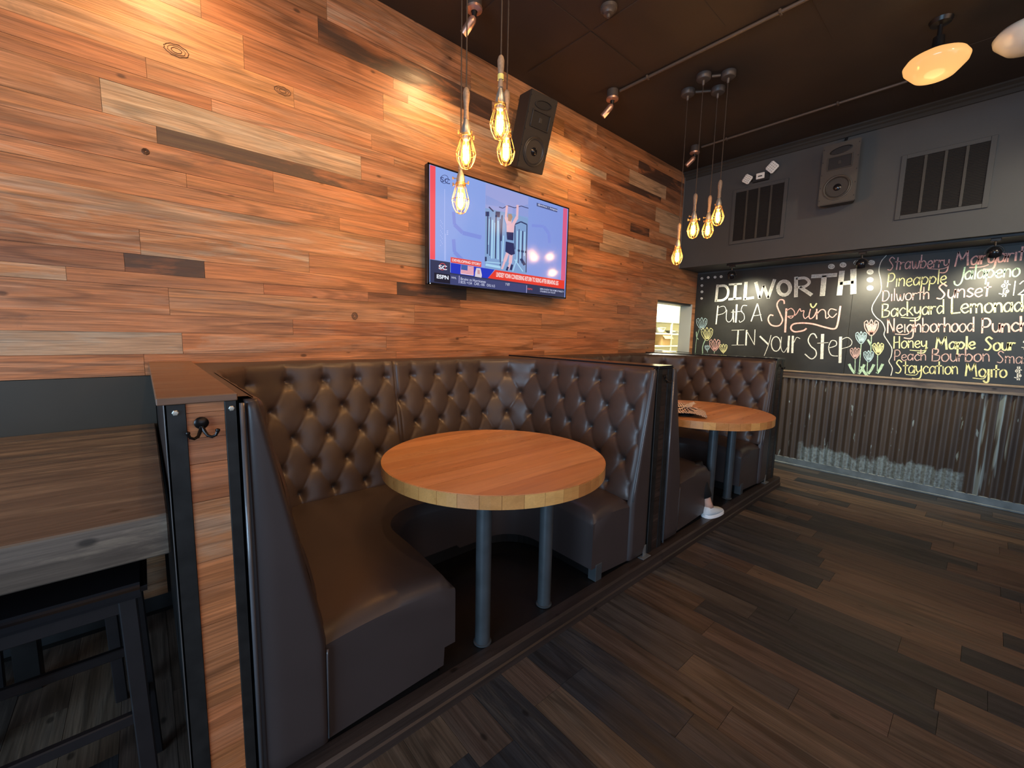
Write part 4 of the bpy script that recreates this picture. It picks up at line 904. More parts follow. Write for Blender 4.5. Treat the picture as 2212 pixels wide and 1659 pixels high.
PZ = 1.262; PCAP = 1.281
def hook(parent, x, z):
    y = YE - 0.004
    b = bm_new(); lathe(b, [(0.0, 0.006), (0.012, 0.0055), (0.0155, 0.003), (0.0155, 0.0)], (x, y, z), 18, Matrix.Rotation(PI / 2, 4, 'X'), False)
    h_ = obj('coat_hook', b, M['bronze'], parent, True)
    for s_ in (-1, 1):
        b = bm_new(); tube(b, [(x + s_ * a_, y - c_, z + d_) for a_, c_, d_ in ((0.0, .004, -.010), (.005, .010, -.022), (.010, .018, -.031), (.018, .024, -.034), (.026, .026, -.030), (.030, .027, -.020))], [.005, .0042, .0038, .0036, .0033, .0042], 8)
        lathe(b, [(0, .005), (.0045, .003), (.0055, 0), (.0045, -.003), (0, -.005)], (x + s_ * .0302, y - .027, z - .018), 10, None, False)
        obj('hook_arm', b, M['bronze'], h_, True)
def partition(x0, x1, ps, lab, wood_cols, capm, bolts=True, capcol=None):
    """ps = width of the steel angles"""
    t = thing('booth_partition', lab, 'partition', ((x0 + x1) / 2, 2.0, 0))
    boxo('core', M['black'], t, x0 + 0.004, x1 - 0.002, YE + 0.0122, W - 0.006, PLZ if x0 > 0.02 else 0.0, PZ)
    psr = 0.029 if x0 < 0.1 else ps
    for a, c in ((x0, x0 + ps), (x1 - psr, x1)):
        b = bm_new(); zb = 0.0 if x0 < 0.1 else PLZ
        box(b, a, c, YE, YE + 0.006, zb, PZ, 0.001)
        if a == x0: box(b, a, a + 0.005, YE, YE + 0.055, zb, PZ, 0.001)
        else: box(b, c - 0.005, c, YE, YE + 0.055, zb, PZ, 0.001)
        obj('steel_angle', b, M['steel_angle'], t)
        if a == x0:
            b = bm_new(); box(b, a - 0.0018, a, YE, YE + 0.003, zb, PZ); obj('angle_edge', b, M['edge_steel'], t)
        if bolts:
            xm = (a + c) / 2; b = bm_new(); lathe(b, [(0.0072, 0.0), (0.0072, 0.004), (0.0055, 0.0052), (0.0, 0.0055)], (xm, YE - 0.0002, PZ - 0.02), 6, Matrix.Rotation(PI / 2, 4, 'X')); obj('bolt', b, M['bolt'], t)
    zs, cols = wood_cols
    for (za, zb), (c, al) in zip(zip(zs, zs[1:]), cols):
        b = bm_new(); box(b, x0 + ps + 0.0006, x1 - psr - 0.0006, YE + 0.0035, YE + 0.012, zb + 0.0006, za - 0.0006)
        o = obj('plank', b, M['post_wood'], t); o.color = (*c, al)
    hook(t, (x0 + x1) / 2 - 0.005, PZ - 0.050)
    o = boxo('cap', capm, t, x0 - 0.014 if x0 < 0.1 else x0 - 0.002, x1 + (0.0 if x0 < 0.1 else -0.001), YE - 0.004, W - 0.006, PZ + 0.0005, PCAP, 0.002)
    o.color = capcol or (0.3, 0.15, 0.08, 0.1)
    # steel shoe at the floor
    return t
z1_ = [PZ, 1.237, 1.172, 1.105, 1.005, 0.841, 0.767, 0.662, 0.586, 0.500, 0.423, 0.281, 0.15, 0.0]
co = [C['b'], C['o'], C['r'], C['r'], C['l'], C['o'], C['o'], C['b'], C['b'], C['o'], C['r'], C['o'], C['b']]
partition(0.029, 0.179, 0.041, 'wooden booth partition with bolted steel angles and coat hook, at the left', (z1_, [((min(c[0] * 1.12, .7), c[1] * 0.97, c[2] * 0.86), 0.4 if i == 4 else 0.1) for i, c in enumerate(co)]), M['cap_wood'], True, (0.20, 0.105, 0.062, 0.0))
zz = [PZ, 1.13, 0.98, 0.82, 0.68, 0.5, 0.33, 0.2, PLZ]; dk = [((0.030, 0.018, 0.014), 0.0)] * 8
p2 = partition(2.315, 2.485, 0.050, 'dark booth partition with a coat hook between the two booths', (zz, dk), M['black_gloss'], False)
p3 = partition(4.45, 4.66, 0.055, 'dark partition closing the far booth beside the corrugated wall', (zz, dk), M['black_gloss'], False)
def booth(xl, xr, xi0, xi1, lab):
    """xl,xr = partition faces"""
    t = thing('horseshoe_booth', lab, 'booth', ((xl + xr) / 2, 2.0, PLZ))
    A0, A1 = xl + 0.118, xr - 0.120; YB = 2.475; R = 0.34; RY = YE + 0.012
    zref, slope = 0.86, 0.20
    l1 = YB - R - RY; la = R * PI / 2; lb = (A1 - A0) - 2 * R; tot = 2 * l1 + 2 * la + lb
    def path(s):
        if s <= l1: return (A0, RY + s), (1, 0)
        s -= l1
        if s <= la:
            a = s / R; return (A0 + R - R * math.cos(a), YB - R + R * math.sin(a)), (math.cos(a), -math.sin(a))
        s -= la
        if s <= lb: return (A0 + R + s, YB), (0, -1)
        s -= lb
        if s <= la:
            a = s / R; return (A1 - R + R * math.sin(a), YB - R + R * math.cos(a)), (-math.sin(a), -math.cos(a))
        s -= la; return (A1, YB - R - s), (-1, 0)
    ns = 400; nb = round(tot / 0.19); ds = tot / nb; mid = tot / 2
    dz, zt = 0.1525, 1.161
    zs = [0.485 + (1.262 - 0.485) * j / 62 for j in range(63)]
    S = np.linspace(0, tot, ns + 1)
    bm = bm_new(); grid = []
    for s in S:
        (px_, py_), (nx, ny) = path(s); colv = []
        for z in zs:
            r = (zt - z) / dz; rc = max(r, 0.0); rc = min(rc, 4.0)
            a_, b_ = (s - mid) / ds + 0.5 + rc / 2, (s - mid) / ds + 0.5 - rc / 2
            sab = abs(math.sin(PI * a_) * math.sin(PI * b_))
            puff = min(1.0, (sab / 0.16) ** 0.6)
            # nearest button
            rr = round(min(max(r, 0), 4)); u = (s - mid) / ds + 0.5 + rr / 2; du = (u - round(u)) * ds; dzz = z - (zt - rr * dz)
            dist2 = du * du + dzz * dzz
            h = 0.013 + 0.0070 * puff + 0.005 * sab - 0.024 * math.exp(-dist2 / (0.018 ** 2)) - 0.012 * math.exp(-dist2 / (0.042 ** 2))
            if r < 0: h += 0.006 * min(1, -r)
            seam = abs(s - (mid - 0.03)); h -= 0.030 * math.exp(-(seam / 0.006) ** 2)
            te = (1.262 - z) / 0.03
            if te < 1: h = 0.004 + (h - 0.004) * math.sqrt(max(0.0, 1 - (1 - te) ** 2))
            tb = (z - 0.485) / 0.04
            if tb < 1: h -= 0.01 * (1 - tb) ** 2
            es = min(s, tot - s) / 0.03
            if es < 1: h -= 0.014 * (1 - es) ** 2
            e = (zref - z) * slope + h
            colv.append(bm.verts.new((px_ + nx * e, py_ + ny * e, z)))
        grid.append(colv)
    for i in range(ns):
        for j in range(len(zs) - 1): bm.faces.new([grid[i][j], grid[i + 1][j], grid[i + 1][j + 1], grid[i][j + 1]])
    back = obj('backrest', bm, M['leather'], t, 'all')
    # buttons
    bb_ = bm_new(); lathe(bb_, [(0.0075, -0.004), (0.0075, 0.001), (0.005, 0.0035), (0.0, 0.0045)], (0, 0, 0), 10, None, False)
    bme = bpy.data.meshes.new('button'); bb_.to_mesh(bme); bb_.free(); bme.materials.append(M['leather'])
    for p in bme.polygons: p.use_smooth = True
    for rr in range(5):
        k0 = -40
        for k_ in range(-40, 41):
            s = mid + (k_ - 0.5 - rr / 2) * ds
            if s < 0.05 or s > tot - 0.05: continue
            z = zt - rr * dz; (px_, py_), (nx, ny) = path(s); e = (zref - z) * slope - 0.022
            o = bpy.data.objects.new('button', bme); COL.objects.link(o); o.parent = back
            o.location = Vector((px_ + nx * e, py_ + ny * e, z)) - ROOT[t.name]
            o.rotation_euler = Vector((nx, ny, 0)).to_track_quat('Z', 'Y').to_euler()
    # flat top panel filling out to partitions and wall, with a piped edge
    bm = bm_new(); prev = None; rim = []
    bx0, bx1, by1 = xl + 0.001, xr - 0.001, W - 0.007
    for s in S[::4]:
        (px_, py_), (nx, ny) = path(s); e = (zref - 1.262) * slope + 0.0
        ix, iy = px_ + nx * e, py_ + ny * e; cand = [9.0]
        if nx > 1e-6: cand.append((ix - bx0) / nx)
        if nx < -1e-6: cand.append((ix - bx1) / nx)
        if ny < -1e-6: cand.append((iy - by1) / ny)
        d = min(c for c in cand if c > 0); ox, oy = ix - nx * d, iy - ny * d; d2 = min(d * .35, .03)
        rim.append((ix - nx * .001, iy - ny * .001, 1.262))
        q = [bm.verts.new((ix + nx * .004, iy + ny * .004, 1.2590)), bm.verts.new((ix - nx * d2, iy - ny * d2, 1.2700)), bm.verts.new((ox, oy, 1.2705)), bm.verts.new((ox, oy, 1.255))]
        if prev:
            for i in range(3): bm.faces.new([prev[i], q[i], q[i + 1], prev[i + 1]])
        prev = q
    obj('top_roll', bm, M['leather_smooth'], t, True)
    # smooth end panels of the backrest (facing the room), tapering, with a light welt next to the partition
    for sgn, xc in ((1, xl), (-1, xr)):
        A = A0 if sgn == 1 else A1; prof = []
        for z in np.linspace(1.262, 0.485, 14): prof.append((A + sgn * ((zref - z) * slope + 0.010), z))
        bm = bm_new(); zz_ = [1.262, 1.255] + list(np.linspace(1.235, 0.47, 14)) + [0.44, 0.30, 0.17, PLZ + 0.028, PLZ + 0.02]; nu = 16; gr = []
        for z in zz_:
            xe = A + sgn * ((zref - max(z, 0.485)) * slope + 0.010); xs_ = xc + sgn * 0.014; rw = []
            ez = min(1.0, min(1.262 - z, z - PLZ - 0.02) / 0.03); ez = math.sqrt(max(0.0, 1 - (1 - ez) ** 2))
            for iu in range(nu + 1):
                u = iu / nu; wd_ = abs(xe - xs_); dl, dr = u * wd_, (1 - u) * wd_
                cl = math.sqrt(max(0.0, 1 - (1 - min(1, dl / min(0.06, wd_ * .5))) ** 2)); crr = math.sqrt(max(0.0, 1 - (1 - min(1, dr / min(0.02, wd_ * .5))) ** 2))
                rw.append(bm.verts.new((xs_ + (xe - xs_) * u, YE + 0.012 - 0.022 * min(cl, crr) * (0.4 + 0.6 * ez), z)))
            rw.append(bm.verts.new((xe, YE + 0.030, z))); rw.insert(0, bm.verts.new((xs_, YE + 0.030, z))); gr.append(rw)
        for p_, q_ in zip(gr, gr[1:]):
            for iu in range(len(p_) - 1): bm.faces.new([p_[iu], p_[iu + 1], q_[iu + 1], q_[iu]])
        bm.faces.new(gr[0]); bm.faces.new(gr[-1][::-1])
        obj('end_panel', bm, M['leather_smooth'], t, 'all')
        b = bm_new(); tube(b, [(xc + sgn * 0.007, YE - 0.007, 1.255), (xc + sgn * 0.007, YE - 0.007, PLZ + 0.02)], 0.0062, 10)
        if sgn == 1: obj('welt', b, M['welt'], t, 'all')
        else:
            b.free(); b = bm_new(); tube(b, [(p[0] + 0.002, YE - 0.006, p[1]) for p in prof], 0.004, 8); obj('welt', b, M['welt'], t, 'all')
    # bench: horseshoe seat
    yi, ri = 1.97, 0.22
    B0, B1 = xi0, xi1
    n1, na, n2 = 24, 12, 20; ys = YE + 0.020
    def inner():
        o_ = []
        for i in range(n1): o_.append(((B0, ys + (yi - ri - ys) * i / n1), (1, 0)))
        for i in range(na): a = PI / 2 * i / na; o_.append(((B0 + ri - ri * math.cos(a), yi - ri + ri * math.sin(a)), (math.cos(a), -math.sin(a))))
        for i in range(n2): o_.append(((B0 + ri + (B1 - B0 - 2 * ri) * i / n2, yi), (0, -1)))
        for i in range(na): a = PI / 2 * i / na; o_.append(((B1 - ri + ri * math.sin(a), yi - ri + ri * math.cos(a)), (-math.sin(a), -math.cos(a))))
        for i in range(n1 + 1): o_.append(((B1, yi - ri - (yi - ri - ys) * i / n1), (-1, 0)))
        return o_
    def outer():
        o_ = []
        for i in range(n1): o_.append(path(l1 * i / n1))
        for i in range(na): o_.append(path(l1 + la * i / na))
        for i in range(n2): o_.append(path(l1 + la + lb * i / n2))
        for i in range(na): o_.append(path(l1 + la + lb + la * i / na))
        for i in range(n1 + 1): o_.append(path(l1 + 2 * la + lb + l1 * i / n1))
        return o_
    IN, OUT = inner(), outer(); bm = bm_new(); prev = None; nt_ = 16; NN = len(IN)
    for idx, ((pi, ni), (po, no)) in enumerate(zip(IN, OUT)):
        po = (po[0] + no[0] * 0.055, po[1] + no[1] * 0.055)
        dy0 = min(idx, NN - 1 - idx) / n1 * (yi - ri - ys)      # distance from the end face
        q = []; end = 1 - math.sqrt(max(0, 1 - max(0, 1 - dy0 / 0.055) ** 2))
        lft = idx < NN / 2; drop = 0.022 * max(0, 1 - dy0 / 0.30) ** 1.5
        for k_ in range(nt_ + 1):
            u = k_ / nt_; x_ = po[0] + (pi[0] - po[0]) * u; y_ = po[1] + (pi[1] - po[1]) * u
            di = (1 - u) * math.hypot(pi[0] - po[0], pi[1] - po[1])
            zed = 1 - math.sqrt(max(0, 1 - max(0, 1 - di / 0.05) ** 2))
            dome = 0.030 * math.sin(PI * (0.12 + 0.80 * u))
            q.append(bm.verts.new((x_, y_, 0.492 + dome - max(zed * 0.042, end * 0.038) - drop)))
        zl = q[-1].co.z
        for zz_ in (zl - 0.015, zl - 0.08, 0.30, 0.20 if lft else 0.175):
            q.append(bm.verts.new((pi[0] + ni[0] * 0.003, pi[1] + ni[1] * 0.003, zz_)))
        if prev:
            for i in range(len(q) - 1): bm.faces.new([prev[i], q[i], q[i + 1], prev[i + 1]])
        if idx in (0, NN - 1):
            # end face down to the platform, with the cut-out near the inner corner
            lo = [bm.verts.new((q[-1].co.x + (-0.05 if lft else 0.05), q[-1].co.y, q[-1].co.z)), bm.verts.new((q[-1].co.x + (-0.055 if lft else 0.055), q[-1].co.y, PLZ + 0.035)), bm.verts.new((q[0].co.x, q[0].co.y, PLZ + 0.02))]
            bm.faces.new(q + lo)
        prev = q
    obj('bench', bm, M['leather_smooth'], t, True)
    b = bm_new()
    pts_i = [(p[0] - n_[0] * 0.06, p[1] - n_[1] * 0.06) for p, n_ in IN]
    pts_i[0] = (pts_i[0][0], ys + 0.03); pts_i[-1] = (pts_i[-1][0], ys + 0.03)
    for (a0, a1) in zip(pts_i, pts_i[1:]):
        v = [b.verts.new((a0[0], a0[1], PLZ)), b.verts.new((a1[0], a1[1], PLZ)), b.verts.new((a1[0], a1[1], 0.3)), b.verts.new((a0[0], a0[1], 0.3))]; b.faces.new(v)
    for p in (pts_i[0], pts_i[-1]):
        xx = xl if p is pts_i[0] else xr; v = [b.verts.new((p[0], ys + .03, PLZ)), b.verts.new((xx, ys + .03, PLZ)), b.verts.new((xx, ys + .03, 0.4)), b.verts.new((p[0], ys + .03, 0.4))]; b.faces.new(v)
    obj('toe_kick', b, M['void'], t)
    for xf in (B1 + 0.035,):
        boxo('foot_block', M['column'], t, xf, xf + 0.055, ys - 0.004, ys + 0.05, PLZ + 0.0005, 0.19, 0.002)
    b = bm_new(); x_ = xr - 0.012; box(b, x_ - 0.045, x_ - 0.012, YE - 0.007, YE - 0.0042, PLZ + .0062, PLZ + 0.075, 0.0005); box(b, x_ - 0.075, x_ + 0.011, YE - 0.03, YE + 0.01, PLZ + 0.0015, PLZ + 0.006, 0.001); obj('floor_bracket', b, M['zinc'], t)
    b = bm_new(); tube(b, [(A0 + 0.085, YE - 0.001, 0.44), (A0 + 0.083, YE - 0.0035, 0.42), (A0 + 0.080, YE - 0.0035, 0.13)], 0.0035, 6); obj('seam', b, M['welt'], t, 'all')
    return t
booth(0.180, 2.312, 0.880, 1.775, 'near horseshoe booth in brown button-tufted leather around the near table')
booth(2.487, 4.448, 3.22, 3.83, 'far horseshoe booth in brown button-tufted leather around the far table')

# ------------------------------------------------------------------ round tables
def round_table(cx, cy, r, legs, lab, pal):
    ZT, TH = 0.862, 0.055
    t = thing('round_table', lab, 'table', (cx, cy, PLZ))
    n = 12; w = 2 * r / n
    for i in range(n):
        y0_, y1_ = -r + i * w, -r + (i + 1) * w; pts = []
        N_ = 10
        for k_ in range(N_ + 1): yy = y0_ + (y1_ - y0_) * k_ / N_; pts.append((math.sqrt(max(0, r * r - yy * yy)), yy))
        for k_ in range(N_ + 1): yy = y1_ - (y1_ - y0_) * k_ / N_; pts.append((-math.sqrt(max(0, r * r - yy * yy)), yy))
        P = []
        for p in pts:
            q = (cx + p[0], cy + p[1])
            if not P or math.hypot(q[0] - P[-1][0], q[1] - P[-1][1]) > 1e-5: P.append(q)
        if math.hypot(P[0][0] - P[-1][0], P[0][1] - P[-1][1]) < 1e-5: P.pop()
        b = bm_new(); prism(b, P, 2, ZT - TH, ZT)
        te = [e for e in b.edges if abs(e.verts[0].co.z - ZT) < 1e-5 and abs(e.verts[1].co.z - ZT) < 1e-5 and not (abs(e.verts[0].co.y - e.verts[1].co.y) < 1e-6 and e.calc_length() > 0.06)]
        o = obj('stave', b, M['table_wood'], t); c = pal[i % len(pal)]; j = random.uniform(.92, 1.08); o.color = (c[0] * j, c[1] * j, c[2] * j, 0)
    nb_ = 40
    for i in range(nb_):
        a0, a1 = 2 * PI * (i + .008) / nb_, 2 * PI * (i + .992) / nb_; P = [(cx + q * math.cos(a), cy + q * math.sin(a)) for q, aa in ((r + .0035, (a0, (a0 + a1) / 2, a1)), (r + .0003, (a1, (a0 + a1) / 2, a0))) for a in aa]
        b = bm_new(); prism(b, P, 2, ZT - TH, ZT - 0.0015); o = obj('rim_block', b, M['table_wood'], t)
        c = random.choice([(0.56, 0.32, 0.13), (0.62, 0.38, 0.16), (0.50, 0.26, 0.105), (0.64, 0.40, 0.17), (0.48, 0.24, 0.10), (0.54, 0.29, 0.12)]); o.color = (c[0] * 1.08, c[1] * 0.90, c[2] * 0.66, 0)
    for (lx, ly) in legs:
        b = bm_new(); lathe(b, [(0.040, PLZ + 0.0005), (0.040, PLZ + 0.005), (0.0335, PLZ + 0.008), (0.0335, ZT - TH - 0.0125)], (lx, ly, 0), 28); obj('leg', b, M['column'], t, True)
        boxo('mounting_plate', M['black_metal'], t, lx - 0.12, lx + 0.12, ly - 0.06, ly + 0.12, ZT - TH - 0.012, ZT - TH - 0.0005, 0.002)
    return t
PAL = [(0.56, 0.270, 0.115), (0.50, 0.230, 0.092), (0.60, 0.30, 0.13), (0.53, 0.25, 0.10), (0.58, 0.275, 0.115), (0.50, 0.225, 0.09)]
round_table(1.27, 1.555, 0.532, [(1.055, 1.355), (1.455, 1.365)], 'round butcher-block table on two grey columns, empty, in the near booth', PAL)
round_table(3.44, 1.53, 0.532, [(3.33, 1.36), (3.70, 1.36)], 'round butcher-block table in the far booth carrying a lined basket', PAL)

# basket with checked liner
BCX, BCY, BZ = 3.135, 1.52, 0.8625
t = thing('food_basket', 'small black plastic basket lined with black and white checked paper on far table', 'basket', (BCX, BCY, BZ))
b = bm_new()
for k_, (r_, z_) in enumerate(((0.075, 0.004), (0.088, 0.018), (0.100, 0.036))):
    tube(b, [(BCX + r_ * 1.15 * math.cos(a), BCY + r_ * math.sin(a), BZ + z_) for a in np.linspace(0, 2 * PI, 28, endpoint=False)], 0.0028, 5, closed=True)
for a in np.linspace(0, 2 * PI, 28, endpoint=False):
    tube(b, [(BCX + r_ * 1.15 * math.cos(a + o_), BCY + r_ * math.sin(a + o_), BZ + z_) for r_, z_, o_ in ((0.075, .004, 0), (0.088, .018, .06), (0.100, .036, .12))], 0.0022, 4)
obj('wire_body', b, M['basket'], t, 'all')
b = bm_new(); lathe(b, [(0.0, 0.002), (0.078, 0.002), (0.078, 0.005)], (BCX, BCY, BZ), 24, Matrix.Diagonal((1.15, 1, 1, 1)), False); obj('base', b, M['basket'], t)
m, nt, bs = nmat('checked_paper'); tc = N(nt, 'ShaderNodeTexCoord'); mp = N(nt, 'ShaderNodeMapping'); mp.inputs['Scale'].default_value = (26, 26, 26); mp.inputs['Rotation'].default_value = (0, 0, 0.3)
L(nt, tc.outputs['UV'], mp.inputs[0]); ck = N(nt, 'ShaderNodeTexChecker'); ck.inputs['Scale'].default_value = 1; ck.inputs[1].default_value = (0.80, 0.66, 0.58, 1); ck.inputs[2].default_value = (0.02, 0.02, 0.02, 1)
L(nt, mp.outputs[0], ck.inputs[0]); L(nt, ck.outputs[0], bs.inputs['Base Color']); bs.inputs['Roughness'].default_value = 0.8; M['check'] = m
n_ = 26; me = bpy.data.meshes.new('paper_liner'); vs = []; fs = []; S_ = 0.155
for i in range(n_ + 1):
    for j in range(n_ + 1):
        u, v = (i / n_ - .5) * 2, (j / n_ - .5) * 2; x, y = u * S_, v * S_; rad = math.hypot(x / 1.15, y)
        z = 0.010 if rad < 0.07 else 0.010 + min(1, (rad - 0.07) / 0.035) * 0.036
        if rad > 0.105: z = 0.046 - (rad - 0.105) * (0.35 if (u < 0 or v < 0) else -0.55)
        z += 0.003 * math.sin(u * 9 + v * 4) * (rad > .05); vs.append((x, y, max(z, 0.004)))
for i in range(n_):
    for j in range(n_): a = i * (n_ + 1) + j; fs.append((a, a + n_ + 1, a + n_ + 2, a + 1))
me.from_pydata(vs, [], fs); uv = me.uv_layers.new()
for lp in me.loops: v_ = vs[lp.vertex_index]; uv.data[lp.index].uv = (v_[0] / .31 + .5, v_[1] / .31 + .5)
me.materials.append(M['check']); o = bpy.data.objects.new('paper_liner', me); COL.objects.link(o); o.parent = t; o.rotation_euler = (0, 0, 0.5)
t2 = thing('napkin', 'crumpled white paper napkin on the checked basket liner', 'napkin', (BCX + 0.11, BCY + 0.02, BZ + 0.05))
b = bm_new(); g_ = []
for i in range(9):
    g_.append([b.verts.new((BCX + 0.02 + i * 0.020, BCY - 0.02 + j * 0.014 + 0.008 * math.sin(i * 1.7 + j), BZ + 0.052 + 0.022 * (i / 8) ** 2 + 0.008 * math.sin(i * 1.3 + j * 2.1))) for j in range(5)])
for i in range(8):
    for j in range(4): b.faces.new([g_[i][j], g_[i + 1][j], g_[i + 1][j + 1], g_[i][j + 1]])
bmesh.ops.solidify(b, geom=b.faces[:], thickness=0.002); obj('sheet', b, M['napkin'], t2, True)

# sneaker of a seated guest
SXo, SYo, SZo = 3.255, 1.288, PLZ + 0.0005
t = thing('sneaker', 'white knitted sneaker on the foot of a guest at the far booth', 'shoe', (SXo, SYo, SZo))
def shoe_ring(s_):   # s_ 0 heel .. 1 toe -> half width, height
    hw = 0.030 + 0.016 * math.sin(PI * min(1, s_ * 1.05) ** 0.9) ; hw *= math.sqrt(max(0.0, 1 - (2 * s_ - 1) ** 8))
    hh = 0.088 if s_ < 0.28 else 0.088 - 0.052 * ((s_ - 0.28) / 0.72) ** 0.8
    hh *= (max(0.0, 1 - (2 * s_ - 1) ** 10)) ** 0.5
    return hw, hh
d_ = Vector((0.98, -0.16, 0)).normalized(); nrm_ = Vector((-d_.y, d_.x, 0)); LEN = 0.235
def shoe_mesh(z0, top, grow):
    b = bm_new(); rings = []
    for i in range(17):
        s_ = 0.004 + 0.992 * i / 16; hw, hh = shoe_ring(s_); c_ = Vector((SXo, SYo, SZo)) + d_ * (s_ - .5) * LEN; ring = []
        for k_ in range(13):
            a = PI * k_ / 12; zz_ = z0 + (hh - z0) * math.sin(a) ** 0.7 if not top else z0 + (top - z0) * min(1, math.sin(a) * 3)
            ring.append(b.verts.new(c_ + nrm_ * ((hw + grow) * (abs(math.cos(a)) ** 0.7) * (1 if math.cos(a) > 0 else -1)) + Vector((0, 0, max(zz_, z0)))))
        rings.append(ring)
    for p, q in zip(rings, rings[1:]):
        for k_ in range(12): b.faces.new([p[k_], p[k_ + 1], q[k_ + 1], q[k_]])
        b.faces.new([p[0], q[0], q[12], p[12]])
    b.faces.new(rings[0]); b.faces.new(rings[-1][::-1]); return b
obj('knit_upper', shoe_mesh(0.020, None, 0.0), M['shoe'], t, 'all')
b = shoe_mesh(0.0, 0.024, 0.005); obj('sole', b, M['sole'], t, True)
b = bm_new(); a0 = Vector((SXo, SYo, SZo)) - d_ * 0.06; tube(b, [a0 + Vector((0, 0, 0.07)), a0 + Vector((-.004, .01, .105)), a0 + Vector((-.012, .03, .16)), a0 + Vector((-.03, .07, .26))], [0.036, 0.031, 0.034, 0.045], 16); obj('ankle', b, M['skin'], t, 'all')
b = bm_new(); tube(b, [a0 + Vector((-.010, .028, .150)), a0 + Vector((-.03, .07, .26)), a0 + Vector((-.05, .12, .40))], [0.048, 0.056, 0.066], 16); obj('trouser_leg', b, M['black'], t, 'all')

# ------------------------------------------------------------------ high table and stool on the left
t = thing('high_table', 'thick dark weathered wood high table against the wall at the left', 'table', (-0.7, 2.0, 0))
b = bm_new(); box(b, -2.1, 0.022, 1.335, W - 0.008, 0.872, 0.980, 0.004); o = obj('tabletop', b, M['slab_wood'], t); o.color = (0.120, 0.092, 0.072, 0.35)
for x_, y_ in ((-0.42, 1.6), (-0.42, 2.4), (-1.9, 1.6), (-1.9, 2.4)): boxo('leg', M['black_metal'], t, x_ - 0.035, x_ + 0.035, y_ - 0.035, y_ + 0.035, 0.001, 0.8715, 0.003)
boxo('stretcher', M['black_metal'], t, -1.86, -0.456, 1.98, 2.02, 0.16, 0.20, 0.003)
def stool(cx, cy, lab):
    t = thing('bar_stool', lab, 'stool', (cx, cy, 0), 'black bar stools')
    b = bm_new(); n1_, n2_ = 14, 10; g_ = []; hw, hd = 0.205, 0.185
    box(b, cx - hw, cx + hw, cy - hd, cy + hd, 0.752, 0.795, 0.014)
    for v in b.verts:
        if v.co.z > 0.77: v.co.z -= 0.010 * (1 - ((v.co.x - cx) / hw) ** 2)
    obj('seat', b, M['black_gloss'], t, True)
    for sx_ in (-1, 1):
        for sy_ in (-1, 1):
            b = bm_new(); x_t, y_t = cx + sx_ * 0.165, cy + sy_ * 0.150; x_b, y_b = cx + sx_ * 0.185, cy + sy_ * 0.185
            q = []
            for xx, yy, zz_ in ((x_t, y_t, 0.7515), (x_b, y_b, 0.001)):
                q.append([b.verts.new((xx + a, yy + c, zz_)) for a, c in ((-.018, -.014), (.018, -.014), (.018, .014), (-.018, .014))])
            b.faces.new(q[0]); b.faces.new(q[1][::-1])
            for i in range(4): b.faces.new([q[0][i], q[1][i], q[1][(i + 1) % 4], q[0][(i + 1) % 4]])
            bmesh.ops.bevel(b, geom=b.edges[:], offset=0.003, segments=1, affect='EDGES'); obj('leg', b, M['black_seat'], t)
    boxo('apron', M['black_seat'], t, cx - 0.150, cx + 0.150, cy - 0.160, cy - 0.142, 0.715, 0.7515, 0.002)
    boxo('apron', M['black_seat'], t, cx - 0.150, cx + 0.150, cy + 0.142, cy + 0.160, 0.715, 0.7515, 0.002)
    boxo('rung', M['black_seat'], t, cx - 0.170, cx + 0.170, cy - 0.172, cy - 0.152, 0.405, 0.435, 0.003)
    boxo('rung', M['black_seat'], t, cx - 0.170, cx + 0.170, cy + 0.152, cy + 0.172, 0.405, 0.435, 0.003)
    for s_ in (-1, 1): boxo('rung', M['black_seat'], t, cx + s_ * 0.174 - 0.010, cx + s_ * 0.174 + 0.010, cy - 0.155, cy + 0.155, 0.255, 0.285, 0.003)
    return t
M['black_seat'] = plain('black_stained_wood', (0.012, 0.010, 0.011), 0.35, var=0.2, vscale=20)
stool(-0.235, 1.560, 'black wooden bar stool pushed under the near side of the high table')
stool(-0.330, 2.28, 'black wooden bar stool deep under the high table by the wall')

# ------------------------------------------------------------------ kitchen beyond the pass-through
KY0, KY1, KX0, KX1, KZ = W + 0.166, 4.5, 3.6, 9.2, 2.75
b = bm_new(); box(b, KX0, KX1, KY1, KY1 + .05, 0, KZ); box(b, KX1, KX1 + .05, KY0, KY1, 0, KZ); box(b, KX0 - .05, KX0, KY0, KY1, 0, KZ); box(b, LX + .1, KX1, KY0 - .05, KY0, 0, KZ)
obj('wall_kitchen', b, M['cream_wall'], **ST)
boxo('ceiling_kitchen', M['kitchen_ceiling'], None, KX0, KX1, KY0, KY1, KZ, KZ + .05, **ST); boxo('floor_kitchen', M['wall_dark'], None, KX0, KX1, KY0, KY1, -.05, 0, **ST)
b = bm_new(); box(b, HX1 - 0.012, HX1 - 0.0005, W + 0.004, KY0, HZ0, HZ1, 0.001); box(b, HX0 + .0005, HX0 + 0.010, W + 0.022, KY0, HZ0, HZ1, 0.001); obj('trim_3', b, M['jamb'], **ST)
b = bm_new(); box(b, HX0 - 0.03, HX1 - 0.012, W - 0.028, KY0 + 0.05, HZ0 - 0.022, HZ0, 0.003); obj('trim_4', b, M['steel'], **ST)
b = bm_new(); box(b, HX0 + .01, HX1 - 0.012, W + 0.021, KY0, HZ1 - .022, HZ1 - .0005, 0.001); obj('trim_5', b, M['trim_dark'], **ST)
t = thing('kitchen_light', 'bright white fluorescent ceiling panel in the kitchen', 'ceiling light', (7.0, 3.9, KZ))
boxo('diffuser', M['tube_light'], t, 6.0, 8.4, 3.55, 3.95, KZ - 0.06, KZ - 0.0005, 0.005)
